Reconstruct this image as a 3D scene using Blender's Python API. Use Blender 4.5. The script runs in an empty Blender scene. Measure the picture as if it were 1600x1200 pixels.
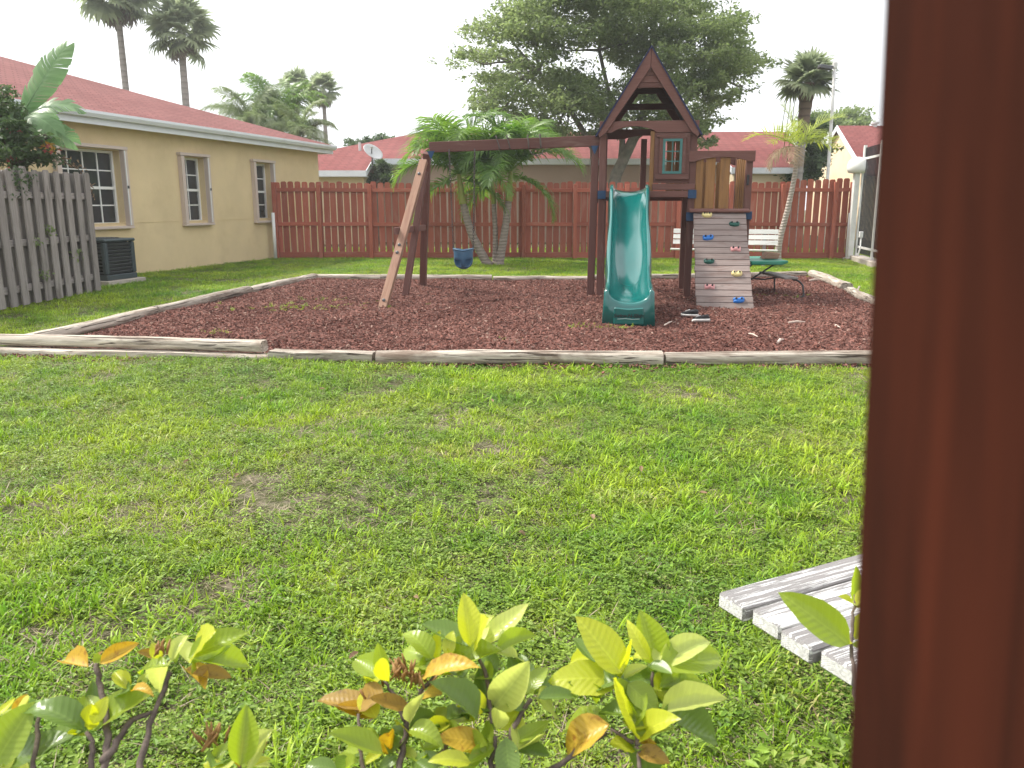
import bpy, bmesh, math, random
import numpy as np
from mathutils import Vector, Matrix, Euler, Quaternion
R = math.radians
random.seed(7); rng = np.random.default_rng(11)
sc = bpy.context.scene
COL = sc.collection

# ------------------------------------------------------------------ camera
FPX, EYE = 1280.0, 1.34
PITCH = math.atan((600 - 318) / FPX)
cd = bpy.data.cameras.new('camera'); cam = bpy.data.objects.new('camera', cd); COL.objects.link(cam)
cam.location = (0, 0, EYE); cam.rotation_euler = (math.pi / 2 - PITCH, 0, 0)
cd.sensor_width = 36; cd.lens = 36 * FPX / 1600; cd.clip_start = 0.02; cd.clip_end = 2000
cd.dof.use_dof = True; cd.dof.focus_distance = 5.0; cd.dof.aperture_fstop = 11.5
sc.camera = cam
# ------------------------------------------------------------------ sky, sun, exposure
SUN_EL, SUN_AZ = R(50), math.atan2(-0.78, 0.36)          # azimuth from +Y towards +X
world = bpy.data.worlds.new('World'); sc.world = world; world.use_nodes = True
wt = world.node_tree; wt.nodes.clear()
sky = wt.nodes.new('ShaderNodeTexSky'); sky.sky_type = 'NISHITA'; sky.sun_disc = False
sky.sun_elevation = SUN_EL; sky.sun_rotation = SUN_AZ; sky.air_density = 1.0; sky.dust_density = 6.0; sky.ozone_density = 1.0
hs = wt.nodes.new('ShaderNodeHueSaturation'); hs.inputs['Saturation'].default_value = 0.16
mx = wt.nodes.new('ShaderNodeMix'); mx.data_type = 'RGBA'; mx.inputs[0].default_value = 0.62
mx.inputs[7].default_value = (9.6, 9.85, 10.2, 1)          # even thin cloud over the blue
bg = wt.nodes.new('ShaderNodeBackground'); bg.inputs['Strength'].default_value = 0.122
wo = wt.nodes.new('ShaderNodeOutputWorld')
wt.links.new(sky.outputs[0], hs.inputs['Color']); wt.links.new(hs.outputs[0], mx.inputs[6])
wt.links.new(mx.outputs[2], bg.inputs[0]); wt.links.new(bg.outputs[0], wo.inputs[0])
sd = bpy.data.lights.new('sun', 'SUN'); sd.energy = 3.4; sd.angle = R(6); sd.color = (1, 0.95, 0.86)
sun = bpy.data.objects.new('sun', sd); COL.objects.link(sun)
sv = Vector((math.sin(SUN_AZ) * math.cos(SUN_EL), math.cos(SUN_AZ) * math.cos(SUN_EL), math.sin(SUN_EL)))
sun.rotation_euler = sv.to_track_quat('Z', 'Y').to_euler(); sun.location = (-20, 10, 30)
vs = sc.view_settings; vs.view_transform = 'Standard'; vs.look = 'None'; vs.gamma = 1; vs.use_curve_mapping = False
vs.exposure = 0.76
sc.cycles.max_bounces = 7; sc.cycles.diffuse_bounces = 3; sc.cycles.glossy_bounces = 2
sc.cycles.transmission_bounces = 4; sc.cycles.transparent_max_bounces = 6; sc.cycles.use_denoising = True
sc.cycles.caustics_reflective = False; sc.cycles.caustics_refractive = False

# measuring helpers: a direction seen from the camera, met with a depth or a height
_f = Vector((0, math.cos(PITCH), -math.sin(PITCH))); _u = Vector((0, math.sin(PITCH), math.cos(PITCH)))
def _ray(px, py): return Vector((1, 0, 0)) * ((px - 800) / FPX) + _f + _u * ((600 - py) / FPX)
def at(px, py, Y): d = _ray(px, py); return Vector((0, 0, EYE)) + d * (Y / d.y)
def gnd(px, py, z=0.0): d = _ray(px, py); return Vector((0, 0, EYE)) + d * ((z - EYE) / d.z)

# ------------------------------------------------------------------ materials
def newmat(name):
    m = bpy.data.materials.new(name); m.use_nodes = True; t = m.node_tree; t.nodes.clear()
    out = t.nodes.new('ShaderNodeOutputMaterial'); return m, t, out
def nd(t, typ, props=None, **inp):
    n = t.nodes.new('ShaderNode' + typ)
    for k, v in (props or {}).items(): setattr(n, k, v)
    for k, v in inp.items():
        key = int(k[1:]) if k[0] == 'i' and k[1:].isdigit() else k.replace('_', ' ')
        s = n.inputs[key]
        if isinstance(v, bpy.types.NodeSocket): t.links.new(v, s)
        elif isinstance(v, tuple) and len(v) == 3 and s.type == 'RGBA': s.default_value = (*v, 1)
        else: s.default_value = v
    return n
def mixc(t, fac, a, b, blend='MIX'):
    return nd(t, 'Mix', {'data_type': 'RGBA', 'blend_type': blend}, i0=fac, i6=a, i7=b).outputs[2]
def ramp(t, fac, stops):
    n = t.nodes.new('ShaderNodeValToRGB'); e = n.color_ramp.elements
    while len(e) < len(stops): e.new(0.5)
    for el, (p, c) in zip(e, stops): el.position = p; el.color = (*c, 1) if len(c) == 3 else c
    t.links.new(fac, n.inputs[0]); return n.outputs[0]
def mapr(t, v, a, b, c, d): return nd(t, 'MapRange', i0=v, i1=a, i2=b, i3=c, i4=d).outputs[0]
def noise(t, vec, scale, detail=4, rough=0.55, dist=0.0):
    return nd(t, 'TexNoise', Vector=vec, Scale=scale, Detail=detail, Roughness=rough, Distortion=dist).outputs[0]
def coords(t, kind='Object', scale=(1, 1, 1), rnd=True):
    c = nd(t, 'TexCoord').outputs[kind] if kind != 'World' else nd(t, 'NewGeometry').outputs['Position']
    if rnd and kind != 'World':
        r = nd(t, 'ObjectInfo').outputs['Random']
        r = nd(t, 'Math', {'operation': 'MULTIPLY'}, i0=r, i1=37.0).outputs[0]
        c = nd(t, 'VectorMath', {'operation': 'ADD'}, i0=c, i1=r).outputs[0]
    return nd(t, 'Mapping', Vector=c, Scale=scale).outputs[0]
def finish(t, out, col, rough=0.8, bump=None, bstr=0.3, bdist=0.01, spec=0.3, metal=0.0, coat=0.0):
    kw = dict(Base_Color=col, Roughness=rough, Metallic=metal)
    b = nd(t, 'BsdfPrincipled', **kw); b.inputs['Specular IOR Level'].default_value = spec
    if coat: b.inputs['Coat Weight'].default_value = coat; b.inputs['Coat Roughness'].default_value = 0.08
    if bump is not None:
        bn = nd(t, 'Bump', Strength=bstr, Distance=bdist, Height=bump); t.links.new(bn.outputs[0], b.inputs['Normal'])
    t.links.new(b.outputs[0], out.inputs[0]); return b
def jitter(t, col, lo=0.82, hi=1.18):
    r = nd(t, 'ObjectInfo').outputs['Random']
    return nd(t, 'HueSaturation', Color=col, Value=mapr(t, r, 0, 1, lo, hi)).outputs[0]
def wood(name, c1, c2, worn, wear=0.35, rough=0.75, lo=0.8, hi=1.2, bstr=0.5, grain=(1.3, 26, 26), wscale=3.0, spec=0.25):
    m, t, o = newmat(name)
    g = noise(t, coords(t, scale=grain), 2.2, 6, 0.6, 0.8)
    col = mixc(t, mapr(t, g, 0.3, 0.72, 0, 1), c1, c2)
    w = noise(t, coords(t, scale=(0.6 * wscale, 3.5 * wscale, 3.5 * wscale)), 1.0, 6, 0.65, 0.6)
    col = mixc(t, mapr(t, w, 0.62 - wear * 0.35, 0.80 - wear * 0.25, 0, 0.9), col, worn)
    k = nd(t, 'TexVoronoi', Vector=coords(t, scale=(2.2, 6, 6)), Scale=1.0).outputs[0]
    col = mixc(t, mapr(t, k, 0.02, 0.09, 0.55, 0), col, tuple(c * 0.35 for c in c1))
    col = jitter(t, col, lo, hi)
    finish(t, o, col, rough, g, bstr, 0.004, spec); return m
def plain(name, col, rough=0.6, var=0.08, scale=8, bstr=0.0, bdist=0.004, spec=0.35, metal=0.0, coat=0.0, dirt=None, dscale=2.0, damt=0.5, bscale=None):
    m, t, o = newmat(name); v = coords(t, 'Object', rnd=False)
    n = noise(t, v, scale, 5)
    c = mixc(t, mapr(t, n, 0.3, 0.7, 0, 1), tuple(x * (1 - var) for x in col), tuple(min(1, x * (1 + var)) for x in col))
    if dirt:
        d = noise(t, v, dscale, 7, 0.65); c = mixc(t, mapr(t, d, 0.5, 0.75, 0, damt), c, dirt)
    finish(t, o, c, rough, noise(t, v, bscale or scale * 6, 5, 0.7) if bstr else None, bstr, bdist, spec, metal, coat); return m
def leafmat(name, dark, light, trans=0.4, rough=0.42, spec=0.4, spots=None, patch=0.5, veins=False):
    m, t, o = newmat(name)
    isl = nd(t, 'NewGeometry').outputs['Random Per Island']; rnd = nd(t, 'ObjectInfo').outputs['Random']
    p = noise(t, coords(t, 'World'), patch, 3)
    f = nd(t, 'Math', {'operation': 'MULTIPLY_ADD'}, i0=isl, i1=0.55, i2=mapr(t, p, 0.3, 0.7, -0.1, 0.45)).outputs[0]
    f = nd(t, 'Math', {'operation': 'MULTIPLY_ADD', 'use_clamp': True}, i0=rnd, i1=0.15, i2=f).outputs[0]
    col = mixc(t, f, dark, light)
    bump = None
    if spots:
        s = noise(t, coords(t, 'Object'), 5.0, 6, 0.65, 0.4)
        col = mixc(t, mapr(t, s, 0.52, 0.68, 0, 0.9), col, spots)
    if veins:
        c = nd(t, 'SeparateXYZ', i0=nd(t, 'TexCoord').outputs['Object'])
        ay = nd(t, 'Math', {'operation': 'ABSOLUTE'}, i0=c.outputs[1]).outputs[0]
        sk = nd(t, 'Math', {'operation': 'MULTIPLY_ADD'}, i0=ay, i1=-0.9, i2=c.outputs[0]).outputs[0]
        sn = nd(t, 'Math', {'operation': 'SINE'}, i0=nd(t, 'Math', {'operation': 'MULTIPLY'}, i0=sk, i1=70.0).outputs[0]).outputs[0]
        rib = mapr(t, ay, 0.0, 0.016, 1.0, 0.0)
        vv = nd(t, 'Math', {'operation': 'MAXIMUM'}, i0=mapr(t, sn, 0.86, 1.0, 0, 0.35), i1=rib).outputs[0]
        col = mixc(t, nd(t, 'Math', {'operation': 'MULTIPLY'}, i0=vv, i1=0.28).outputs[0], col, tuple(min(1, x * 1.5 + 0.03) for x in light)); bump = sn
    b = nd(t, 'BsdfPrincipled', Base_Color=col, Roughness=rough); b.inputs['Specular IOR Level'].default_value = spec
    if bump is not None:
        bn = nd(t, 'Bump', Strength=0.10, Distance=0.01, Height=bump); t.links.new(bn.outputs[0], b.inputs['Normal'])
    tc = nd(t, 'HueSaturation', Color=col, Saturation=1.12, Value=1.5).outputs[0]
    tr = nd(t, 'BsdfTranslucent', Color=tc)
    ms = nd(t, 'MixShader', i0=trans, i1=b.outputs[0], i2=tr.outputs[0]); t.links.new(ms.outputs[0], o.inputs[0]); return m

M = {}
M['fence_red'] = wood('fence_red', (0.31, 0.083, 0.053), (0.385, 0.120, 0.079), (0.40, 0.185, 0.14), 0.28, 0.8, 0.82, 1.22)
M['play_brown'] = wood('play_brown', (0.125, 0.056, 0.046), (0.16, 0.076, 0.062), (0.23, 0.145, 0.12), 0.14, 0.7, 0.85, 1.12)
M['cedar'] = wood('cedar', (0.20, 0.10, 0.036), (0.28, 0.148, 0.058), (0.15, 0.085, 0.045), 0.30, 0.7, 0.85, 1.15)
M['leg_worn'] = wood('leg_worn', (0.24, 0.135, 0.09), (0.34, 0.21, 0.15), (0.17, 0.075, 0.055), 0.35, 0.8, 0.95, 1.05)
M['fence_grey'] = wood('fence_grey', (0.215, 0.19, 0.178), (0.35, 0.315, 0.298), (0.13, 0.115, 0.10), 0.30, 0.9, 0.8, 1.15, 0.8)
M['climb_plank'] = wood('climb_plank', (0.20, 0.155, 0.14), (0.30, 0.245, 0.225), (0.16, 0.095, 0.078), 0.32, 0.9, 0.85, 1.15, 0.8)
M['log'] = wood('log', (0.17, 0.125, 0.095), (0.44, 0.38, 0.31), (0.11, 0.078, 0.058), 0.42, 0.9, 0.85, 1.2, 0.9, (1.0, 12, 12))
M['porch'] = wood('porch', (0.026, 0.0095, 0.0065), (0.068, 0.018, 0.010), (0.018, 0.008, 0.006), 0.50, 0.9, 1, 1, 0.3, (0.6, 13, 13), 3.0, 0.03)
M['white_slat'] = wood('white_slat', (0.70, 0.69, 0.66), (0.78, 0.77, 0.74), (0.40, 0.37, 0.33), 0.10, 0.7, 0.93, 1.05, 0.4)
def logmat():
    m, t, o = newmat('log')
    g = noise(t, coords(t, scale=(0.9, 14, 14)), 2.0, 7, 0.65, 0.8); ck = noise(t, coords(t, scale=(0.8, 34, 34)), 1.6, 3, 0.5, 0.5)
    b = noise(t, coords(t, scale=(1.2, 3.5, 3.5)), 1.0, 6, 0.65, 0.5)
    col = mixc(t, mapr(t, g, 0.32, 0.66, 0, 1), (0.21, 0.165, 0.13), (0.60, 0.54, 0.46))
    col = mixc(t, mapr(t, b, 0.50, 0.66, 0, 0.8), col, (0.15, 0.10, 0.072))
    crack = nd(t, 'Math', {'operation': 'MAXIMUM'}, i0=mapr(t, ck, 0.36, 0.41, 1, 0), i1=0.0).outputs[0]
    col = mixc(t, nd(t, 'Math', {'operation': 'MULTIPLY'}, i0=crack, i1=0.85).outputs[0], col, (0.045, 0.03, 0.022))
    col = jitter(t, col, 0.85, 1.15)
    h = nd(t, 'Math', {'operation': 'MULTIPLY_ADD'}, i0=crack, i1=-1.2, i2=g).outputs[0]
    finish(t, o, col, 0.9, h, 0.9, 0.012, 0.15); return m
M['log'] = logmat()
def peeling():
    m, t, o = newmat('peeling_white')
    fine = noise(t, coords(t, scale=(1.3, 46, 46)), 2.4, 8, 0.72, 0.6)
    big = noise(t, coords(t, scale=(2.5, 11, 11)), 1.6, 5, 0.6, 0.4)
    s = nd(t, 'Math', {'operation': 'MULTIPLY_ADD'}, i0=big, i1=0.40, i2=fine).outputs[0]
    r = nd(t, 'ObjectInfo').outputs['Random']
    bare = mapr(t, nd(t, 'Math', {'operation': 'MULTIPLY_ADD'}, i0=r, i1=0.16, i2=s).outputs[0], 0.70, 0.77, 0, 1)
    c0 = nd(t, 'SeparateXYZ', i0=nd(t, 'TexCoord').outputs['Object'])
    # growth rings show on the sawn ends
    vec = nd(t, 'CombineXYZ', i0=c0.outputs[1], i1=c0.outputs[2], i2=0.0).outputs[0]
    vec = nd(t, 'VectorMath', {'operation': 'ADD'}, i0=vec, i1=(0.01, 0.06, 0)).outputs[0]
    ln = nd(t, 'VectorMath', {'operation': 'LENGTH'}, i0=vec).outputs['Value']
    ln = nd(t, 'Math', {'operation': 'MULTIPLY_ADD'}, i0=fine, i1=0.008, i2=ln).outputs[0]
    rg = nd(t, 'Math', {'operation': 'SINE'}, i0=nd(t, 'Math', {'operation': 'MULTIPLY'}, i0=ln, i1=1500.0).outputs[0]).outputs[0]
    nx = nd(t, 'SeparateXYZ', i0=nd(t, 'TexCoord').outputs['Normal']).outputs[0]
    endf = mapr(t, nd(t, 'Math', {'operation': 'ABSOLUTE'}, i0=nx).outputs[0], 0.7, 0.9, 0, 1)
    grey = mixc(t, fine, (0.10, 0.09, 0.088), (0.30, 0.285, 0.28))
    topc = mixc(t, bare, (0.72, 0.71, 0.70), grey)
    endc = mixc(t, mapr(t, rg, 0.1, 1, 0, 0.55), (0.80, 0.79, 0.77), (0.34, 0.32, 0.30))
    col = mixc(t, endf, topc, endc)
    h = nd(t, 'Math', {'operation': 'MULTIPLY_ADD'}, i0=bare, i1=-0.8, i2=fine).outputs[0]
    finish(t, o, col, 0.8, h, 0.8, 0.003, 0.2); return m
M['peeling'] = peeling()
M['stucco_yellow'] = plain('stucco_yellow', (0.70, 0.555, 0.335), 0.92, 0.06, 1.3, 0.6, 0.01, 0.15, dirt=(0.54, 0.41, 0.24), dscale=1.4, damt=0.45, bscale=45)
M['stucco_cream'] = plain('stucco_cream', (0.70, 0.59, 0.42), 0.92, 0.05, 1.3, 0.3, 0.006, 0.15, dirt=(0.5, 0.36, 0.22), dscale=0.8, damt=0.3, bscale=50)
M['stucco_shaded'] = plain('stucco_shaded', (0.42, 0.31, 0.24), 0.92, 0.05, 1.3, 0.3, 0.006, 0.15, bscale=50)  # main wall of the long house: shade under the eave put into the colour
M['stucco_peach'] = plain('stucco_peach', (0.80, 0.66, 0.46), 0.92, 0.05, 1.3, 0.3, 0.006, 0.15, dirt=(0.75, 0.42, 0.16), dscale=0.5, damt=0.5, bscale=50)
M['fascia'] = plain('fascia', (0.76, 0.79, 0.84), 0.5, 0.04, 3, dirt=(0.5, 0.5, 0.5), damt=0.3)
M['white_vinyl'] = plain('white_vinyl', (0.78, 0.78, 0.77), 0.4, 0.03, 4)
M['shutter'] = plain('shutter', (0.58, 0.48, 0.43), 0.5, 0.05, 4, dirt=(0.46, 0.38, 0.33), damt=0.35)
M['glass'] = plain('glass', (0.035, 0.038, 0.042), 0.08, 0.3, 2.0, spec=0.5)
M['curtain'] = plain('curtain', (0.12, 0.10, 0.085), 0.9, 0.2, 3)
M['ac_metal'] = plain('ac_metal', (0.045, 0.062, 0.068), 0.55, 0.12, 5, dirt=(0.10, 0.10, 0.09), damt=0.3)
M['ac_slat'] = plain('ac_slat', (0.075, 0.082, 0.085), 0.5, 0.15, 5)
M['dark'] = plain('dark', (0.012, 0.012, 0.013), 0.8)
M['concrete'] = plain('concrete', (0.42, 0.37, 0.32), 0.95, 0.12, 6, 0.4, 0.005, dirt=(0.22, 0.19, 0.15), damt=0.6)
M['slide'] = plain('slide', (0.003, 0.112, 0.102), 0.16, 0.06, 2.5, spec=0.6, dirt=(0.008, 0.135, 0.122), dscale=4, damt=0.5, coat=0.4)
M['slide_text'] = plain('slide_text', (0.001, 0.008, 0.008), 0.5)
M['slide_line'] = plain('slide_line', (0.45, 0.62, 0.58), 0.4)
M['plastic_blue_dark'] = plain('plastic_blue_dark', (0.045, 0.115, 0.20), 0.38, 0.1, 6, dirt=(0.10, 0.16, 0.22), damt=0.4)
M['bracket'] = plain('bracket', (0.014, 0.05, 0.12), 0.6, 0.2, 20)
M['hold_yellow'] = plain('hold_yellow', (0.68, 0.57, 0.25), 0.5, 0.1, 30, dirt=(0.5, 0.42, 0.25), dscale=20)
M['hold_green'] = plain('hold_green', (0.012, 0.085, 0.065), 0.45, 0.15, 30)
M['hold_blue'] = plain('hold_blue', (0.02, 0.155, 0.50), 0.42, 0.1, 30)
M['hold_pink'] = plain('hold_pink', (0.66, 0.31, 0.31), 0.5, 0.1, 30, dirt=(0.62, 0.42, 0.40), dscale=25)
M['steel'] = plain('steel', (0.11, 0.11, 0.115), 0.45, 0.2, 30, metal=0.7)
M['chain'] = plain('chain', (0.10, 0.085, 0.08), 0.5, 0.3, 30, metal=0.6)
M['rope'] = plain('rope', (0.10, 0.085, 0.075), 0.9, 0.3, 40)
M['tarp'] = plain('tarp', (0.010, 0.014, 0.055), 0.6, 0.25, 6, dirt=(0.005, 0.006, 0.012), damt=0.8)
M['teal'] = plain('teal', (0.05, 0.16, 0.15), 0.45, 0.15, 10)
M['table_green'] = plain('table_green', (0.012, 0.20, 0.13), 0.4, 0.15, 6, dirt=(0.10, 0.27, 0.20), damt=0.6)
M['iron'] = plain('iron', (0.022, 0.022, 0.024), 0.55, 0.2, 20, dirt=(0.06, 0.05, 0.045), dscale=9)
M['white_metal'] = plain('white_metal', (0.72, 0.71, 0.69), 0.5, 0.05, 5, dirt=(0.42, 0.40, 0.36), dscale=7, damt=0.5)
M['pole_peel'] = plain('pole_peel', (0.72, 0.71, 0.70), 0.6, 0.05, 5, dirt=(0.22, 0.2, 0.19), dscale=5, damt=0.95)
M['globe'] = plain('globe', (0.82, 0.81, 0.79), 0.3, 0.03, 4)
M['dish'] = plain('dish', (0.62, 0.62, 0.62), 0.5, 0.05, 6)
M['shoe_dark'] = plain('shoe_dark', (0.022, 0.021, 0.024), 0.8, 0.3, 40)
M['shoe_sole'] = plain('shoe_sole', (0.60, 0.58, 0.55), 0.7, 0.1, 30)
M['stick'] = plain('stick', (0.55, 0.45, 0.38), 0.8, 0.2, 30)
M['bark_oak'] = plain('bark_oak', (0.20, 0.185, 0.15), 0.95, 0.3, 7, 0.9, 0.03, 0.1, dirt=(0.09, 0.10, 0.065), damt=0.8, bscale=16)
M['bark_stem'] = plain('bark_stem', (0.14, 0.11, 0.095), 0.9, 0.35, 45, 0.6, 0.004, 0.1, dirt=(0.05, 0.038, 0.035), dscale=30, damt=0.9)
M['crownshaft'] = plain('crownshaft', (0.24, 0.26, 0.055), 0.5, 0.15, 6, dirt=(0.30, 0.20, 0.06), dscale=5, damt=0.5)
M['petiole'] = plain('petiole', (0.16, 0.18, 0.05), 0.6, 0.2, 8)
def palmbark(name, c1, c2, freq):
    m, t, o = newmat(name)
    c = nd(t, 'SeparateXYZ', i0=nd(t, 'TexCoord').outputs['Object'])
    n = noise(t, coords(t, rnd=False), 5, 6, 0.65)
    z = nd(t, 'Math', {'operation': 'MULTIPLY_ADD'}, i0=n, i1=0.10, i2=c.outputs[2]).outputs[0]
    s = nd(t, 'Math', {'operation': 'SINE'}, i0=nd(t, 'Math', {'operation': 'MULTIPLY'}, i0=z, i1=freq).outputs[0]).outputs[0]
    col = mixc(t, mapr(t, s, 0.3, 1, 0, 0.6), mixc(t, n, c1, tuple(x * 1.25 for x in c1)), c2)
    finish(t, o, col, 0.9, s, 0.5, 0.015, 0.15); return m
M['bark_palm'] = palmbark('bark_palm', (0.26, 0.215, 0.185), (0.19, 0.155, 0.135), 90)
M['bark_coco'] = palmbark('bark_coco', (0.36, 0.31, 0.27), (0.22, 0.18, 0.155), 95)
M['bark_fan'] = palmbark('bark_fan', (0.27, 0.245, 0.225), (0.19, 0.17, 0.155), 25)
M['boots'] = palmbark('boots', (0.16, 0.115, 0.085), (0.07, 0.05, 0.04), 30)
M['leaf_oak'] = leafmat('leaf_oak', (0.08, 0.122, 0.052), (0.27, 0.33, 0.14), 0.5, 0.5, 0.25, patch=0.45)
M['leaf_dark'] = leafmat('leaf_dark', (0.035, 0.068, 0.027), (0.105, 0.15, 0.06), 0.35, 0.5, 0.3)
M['leaf_far'] = leafmat('leaf_far', (0.07, 0.10, 0.055), (0.17, 0.22, 0.11), 0.35, 0.6, 0.2)
M['frond'] = leafmat('frond', (0.06, 0.14, 0.026), (0.21, 0.32, 0.065), 0.46, 0.38, 0.5, patch=1.2)
M['frond_yellow'] = leafmat('frond_yellow', (0.20, 0.28, 0.05), (0.42, 0.46, 0.10), 0.42, 0.42, 0.4, patch=1.5)
M['frond_dry'] = leafmat('frond_dry', (0.22, 0.15, 0.09), (0.42, 0.32, 0.22), 0.25, 0.8, 0.1)
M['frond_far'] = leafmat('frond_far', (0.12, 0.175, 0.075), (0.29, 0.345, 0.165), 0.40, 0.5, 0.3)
M['fan'] = leafmat('fan', (0.15, 0.185, 0.12), (0.33, 0.375, 0.225), 0.5, 0.5, 0.3)  # greyed and paled in the colour to imitate glare on far palms
M['fan_dry'] = leafmat('fan_dry', (0.13, 0.11, 0.085), (0.24, 0.20, 0.16), 0.25, 0.8, 0.1)
M['banana'] = leafmat('banana', (0.10, 0.20, 0.07), (0.19, 0.32, 0.13), 0.42, 0.36, 0.5, veins=True)
M['banana_dry'] = leafmat('banana_dry', (0.30, 0.18, 0.05), (0.46, 0.30, 0.08), 0.3, 0.7, 0.1)
M['flower_red'] = leafmat('flower_red', (0.24, 0.045, 0.05), (0.34, 0.10, 0.09), 0.3, 0.6, 0.2)
M['dry_leaf'] = leafmat('dry_leaf', (0.20, 0.12, 0.075), (0.36, 0.25, 0.17), 0.2, 0.8, 0.1)
M['ix_green'] = leafmat('ix_green', (0.20, 0.29, 0.035), (0.36, 0.44, 0.06), 0.48, 0.30, 0.5, veins=True)
M['ix_dark'] = leafmat('ix_dark', (0.095, 0.165, 0.035), (0.18, 0.26, 0.055), 0.34, 0.30, 0.5, veins=True)
M['ix_yellow'] = leafmat('ix_yellow', (0.42, 0.46, 0.045), (0.58, 0.60, 0.075), 0.48, 0.32, 0.5, veins=True)
M['ix_pale'] = leafmat('ix_pale', (0.44, 0.50, 0.13), (0.58, 0.62, 0.19), 0.42, 0.28, 0.5, veins=True)
M['ix_orange'] = leafmat('ix_orange', (0.46, 0.28, 0.03), (0.58, 0.40, 0.06), 0.32, 0.38, 0.4, spots=(0.26, 0.10, 0.02), veins=True)
M['ix_brown'] = leafmat('ix_brown', (0.22, 0.15, 0.04), (0.36, 0.22, 0.045), 0.28, 0.45, 0.3, spots=(0.10, 0.055, 0.02), veins=True)
M['bud'] = leafmat('bud', (0.27, 0.13, 0.05), (0.42, 0.26, 0.10), 0.2, 0.5, 0.3)
def roofmat(name, c1, c2):
    m, t, o = newmat(name)
    c = nd(t, 'SeparateXYZ', i0=nd(t, 'TexCoord').outputs['Object'])
    al = nd(t, 'Math', {'operation': 'ADD'}, i0=c.outputs[0], i1=c.outputs[1]).outputs[0]
    zz = nd(t, 'Math', {'operation': 'MULTIPLY'}, i0=c.outputs[2], i1=3.3).outputs[0]
    v = nd(t, 'CombineXYZ', i0=al, i1=zz, i2=0.0).outputs[0]
    br = nd(t, 'TexBrick', {'offset': 0.37, 'squash': 1.0}, Vector=v, Color1=(1, 1, 1), Color2=(0.70, 0.70, 0.70), Mortar=(0.42, 0.40, 0.40), Scale=1.0, Mortar_Size=0.020, Brick_Width=0.30, Row_Height=0.145, Bias=0.0)
    n = noise(t, coords(t, rnd=False), 0.55, 5, 0.6); n2 = noise(t, coords(t, rnd=False), 45, 3, 0.7)
    col = mixc(t, mapr(t, n, 0.35, 0.68, 0, 1), c1, c2)
    col = mixc(t, 0.8, col, br.outputs[0], 'MULTIPLY')
    col = mixc(t, mapr(t, n2, 0.3, 0.7, 0, 0.35), col, tuple(x * 0.6 for x in c1))
    finish(t, o, col, 0.92, br.outputs[1], -0.4, 0.01, 0.15); return m
M['roof'] = roofmat('roof', (0.225, 0.083, 0.077), (0.285, 0.120, 0.112))
M['roof_far'] = roofmat('roof_far', (0.25, 0.080, 0.076), (0.31, 0.115, 0.108))
def groundmat():
    m, t, o = newmat('lawn_soil'); p = coords(t, 'World')
    n = noise(t, p, 0.9, 6, 0.6); f = noise(t, p, 40, 6, 0.7); k = noise(t, p, 9, 5, 0.65)
    col = mixc(t, mapr(t, n, 0.38, 0.62, 0, 1), (0.085, 0.125, 0.028), (0.125, 0.125, 0.05))
    col = mixc(t, mapr(t, k, 0.45, 0.65, 0, 0.8), col, (0.29, 0.235, 0.19))
    col = mixc(t, mapr(t, f, 0.35, 0.65, 0.6, 0), col, (0.028, 0.024, 0.014))
    finish(t, o, col, 0.95, f, 0.8, 0.03, 0.1); return m
M['ground'] = groundmat()
def mulchmat(name, base):
    m, t, o = newmat(name); p = coords(t, 'World'); rnd = nd(t, 'ObjectInfo').outputs['Random']
    n = noise(t, p, 0.8, 5, 0.6); f = noise(t, p, 60 if base else 25, 5, 0.7)
    col = mixc(t, mapr(t, n, 0.35, 0.65, 0, 1), (0.140, 0.055, 0.041), (0.200, 0.088, 0.067))
    if base: col = mixc(t, mapr(t, f, 0.35, 0.6, 0.75, 0), col, (0.04, 0.02, 0.016))
    else:
        col = nd(t, 'HueSaturation', Color=col, Value=mapr(t, rnd, 0, 1, 0.5, 1.55), Saturation=mapr(t, f, 0.3, 0.7, 0.8, 1.1)).outputs[0]
        col = mixc(t, mapr(t, rnd, 0.965, 0.97, 0, 0.8), col, (0.34, 0.24, 0.19))
    finish(t, o, col, 0.9, f, 0.8, 0.02, 0.2); return m
M['mulch_base'] = mulchmat('mulch_base', True); M['mulch_chip'] = mulchmat('mulch_chip', False)
def grassmat(name, a, b, dry, drylo, tr=0.26):
    m, t, o = newmat(name); p = coords(t, 'World'); rnd = nd(t, 'ObjectInfo').outputs['Random']
    n = noise(t, p, 0.75, 5, 0.65, 0.4); k = noise(t, p, 3.2, 4, 0.6); isl = nd(t, 'NewGeometry').outputs['Random Per Island']
    f = nd(t, 'Math', {'operation': 'MULTIPLY_ADD'}, i0=k, i1=0.9, i2=mapr(t, n, 0.32, 0.68, -0.6, 0.5)).outputs[0]
    f = nd(t, 'Math', {'operation': 'MULTIPLY_ADD', 'use_clamp': True}, i0=rnd, i1=0.4, i2=f).outputs[0]
    col = mixc(t, f, a, b)
    d = nd(t, 'Math', {'operation': 'MULTIPLY_ADD'}, i0=isl, i1=0.55, i2=mapr(t, noise(t, p, 1.6, 5, 0.65), 0.3, 0.7, 0, 0.45)).outputs[0]
    col = mixc(t, mapr(t, d, drylo, drylo + 0.15, 0, 0.85), col, dry)
    col = nd(t, 'HueSaturation', Color=col, Value=mapr(t, isl, 0, 1, 0.55, 1.5)).outputs[0]
    b_ = nd(t, 'BsdfPrincipled', Base_Color=col, Roughness=0.45); b_.inputs['Specular IOR Level'].default_value = 0.22
    tl = nd(t, 'BsdfTranslucent', Color=nd(t, 'HueSaturation', Color=col, Value=1.3).outputs[0])
    ms = nd(t, 'MixShader', i0=tr, i1=b_.outputs[0], i2=tl.outputs[0]); t.links.new(ms.outputs[0], o.inputs[0]); return m
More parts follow.
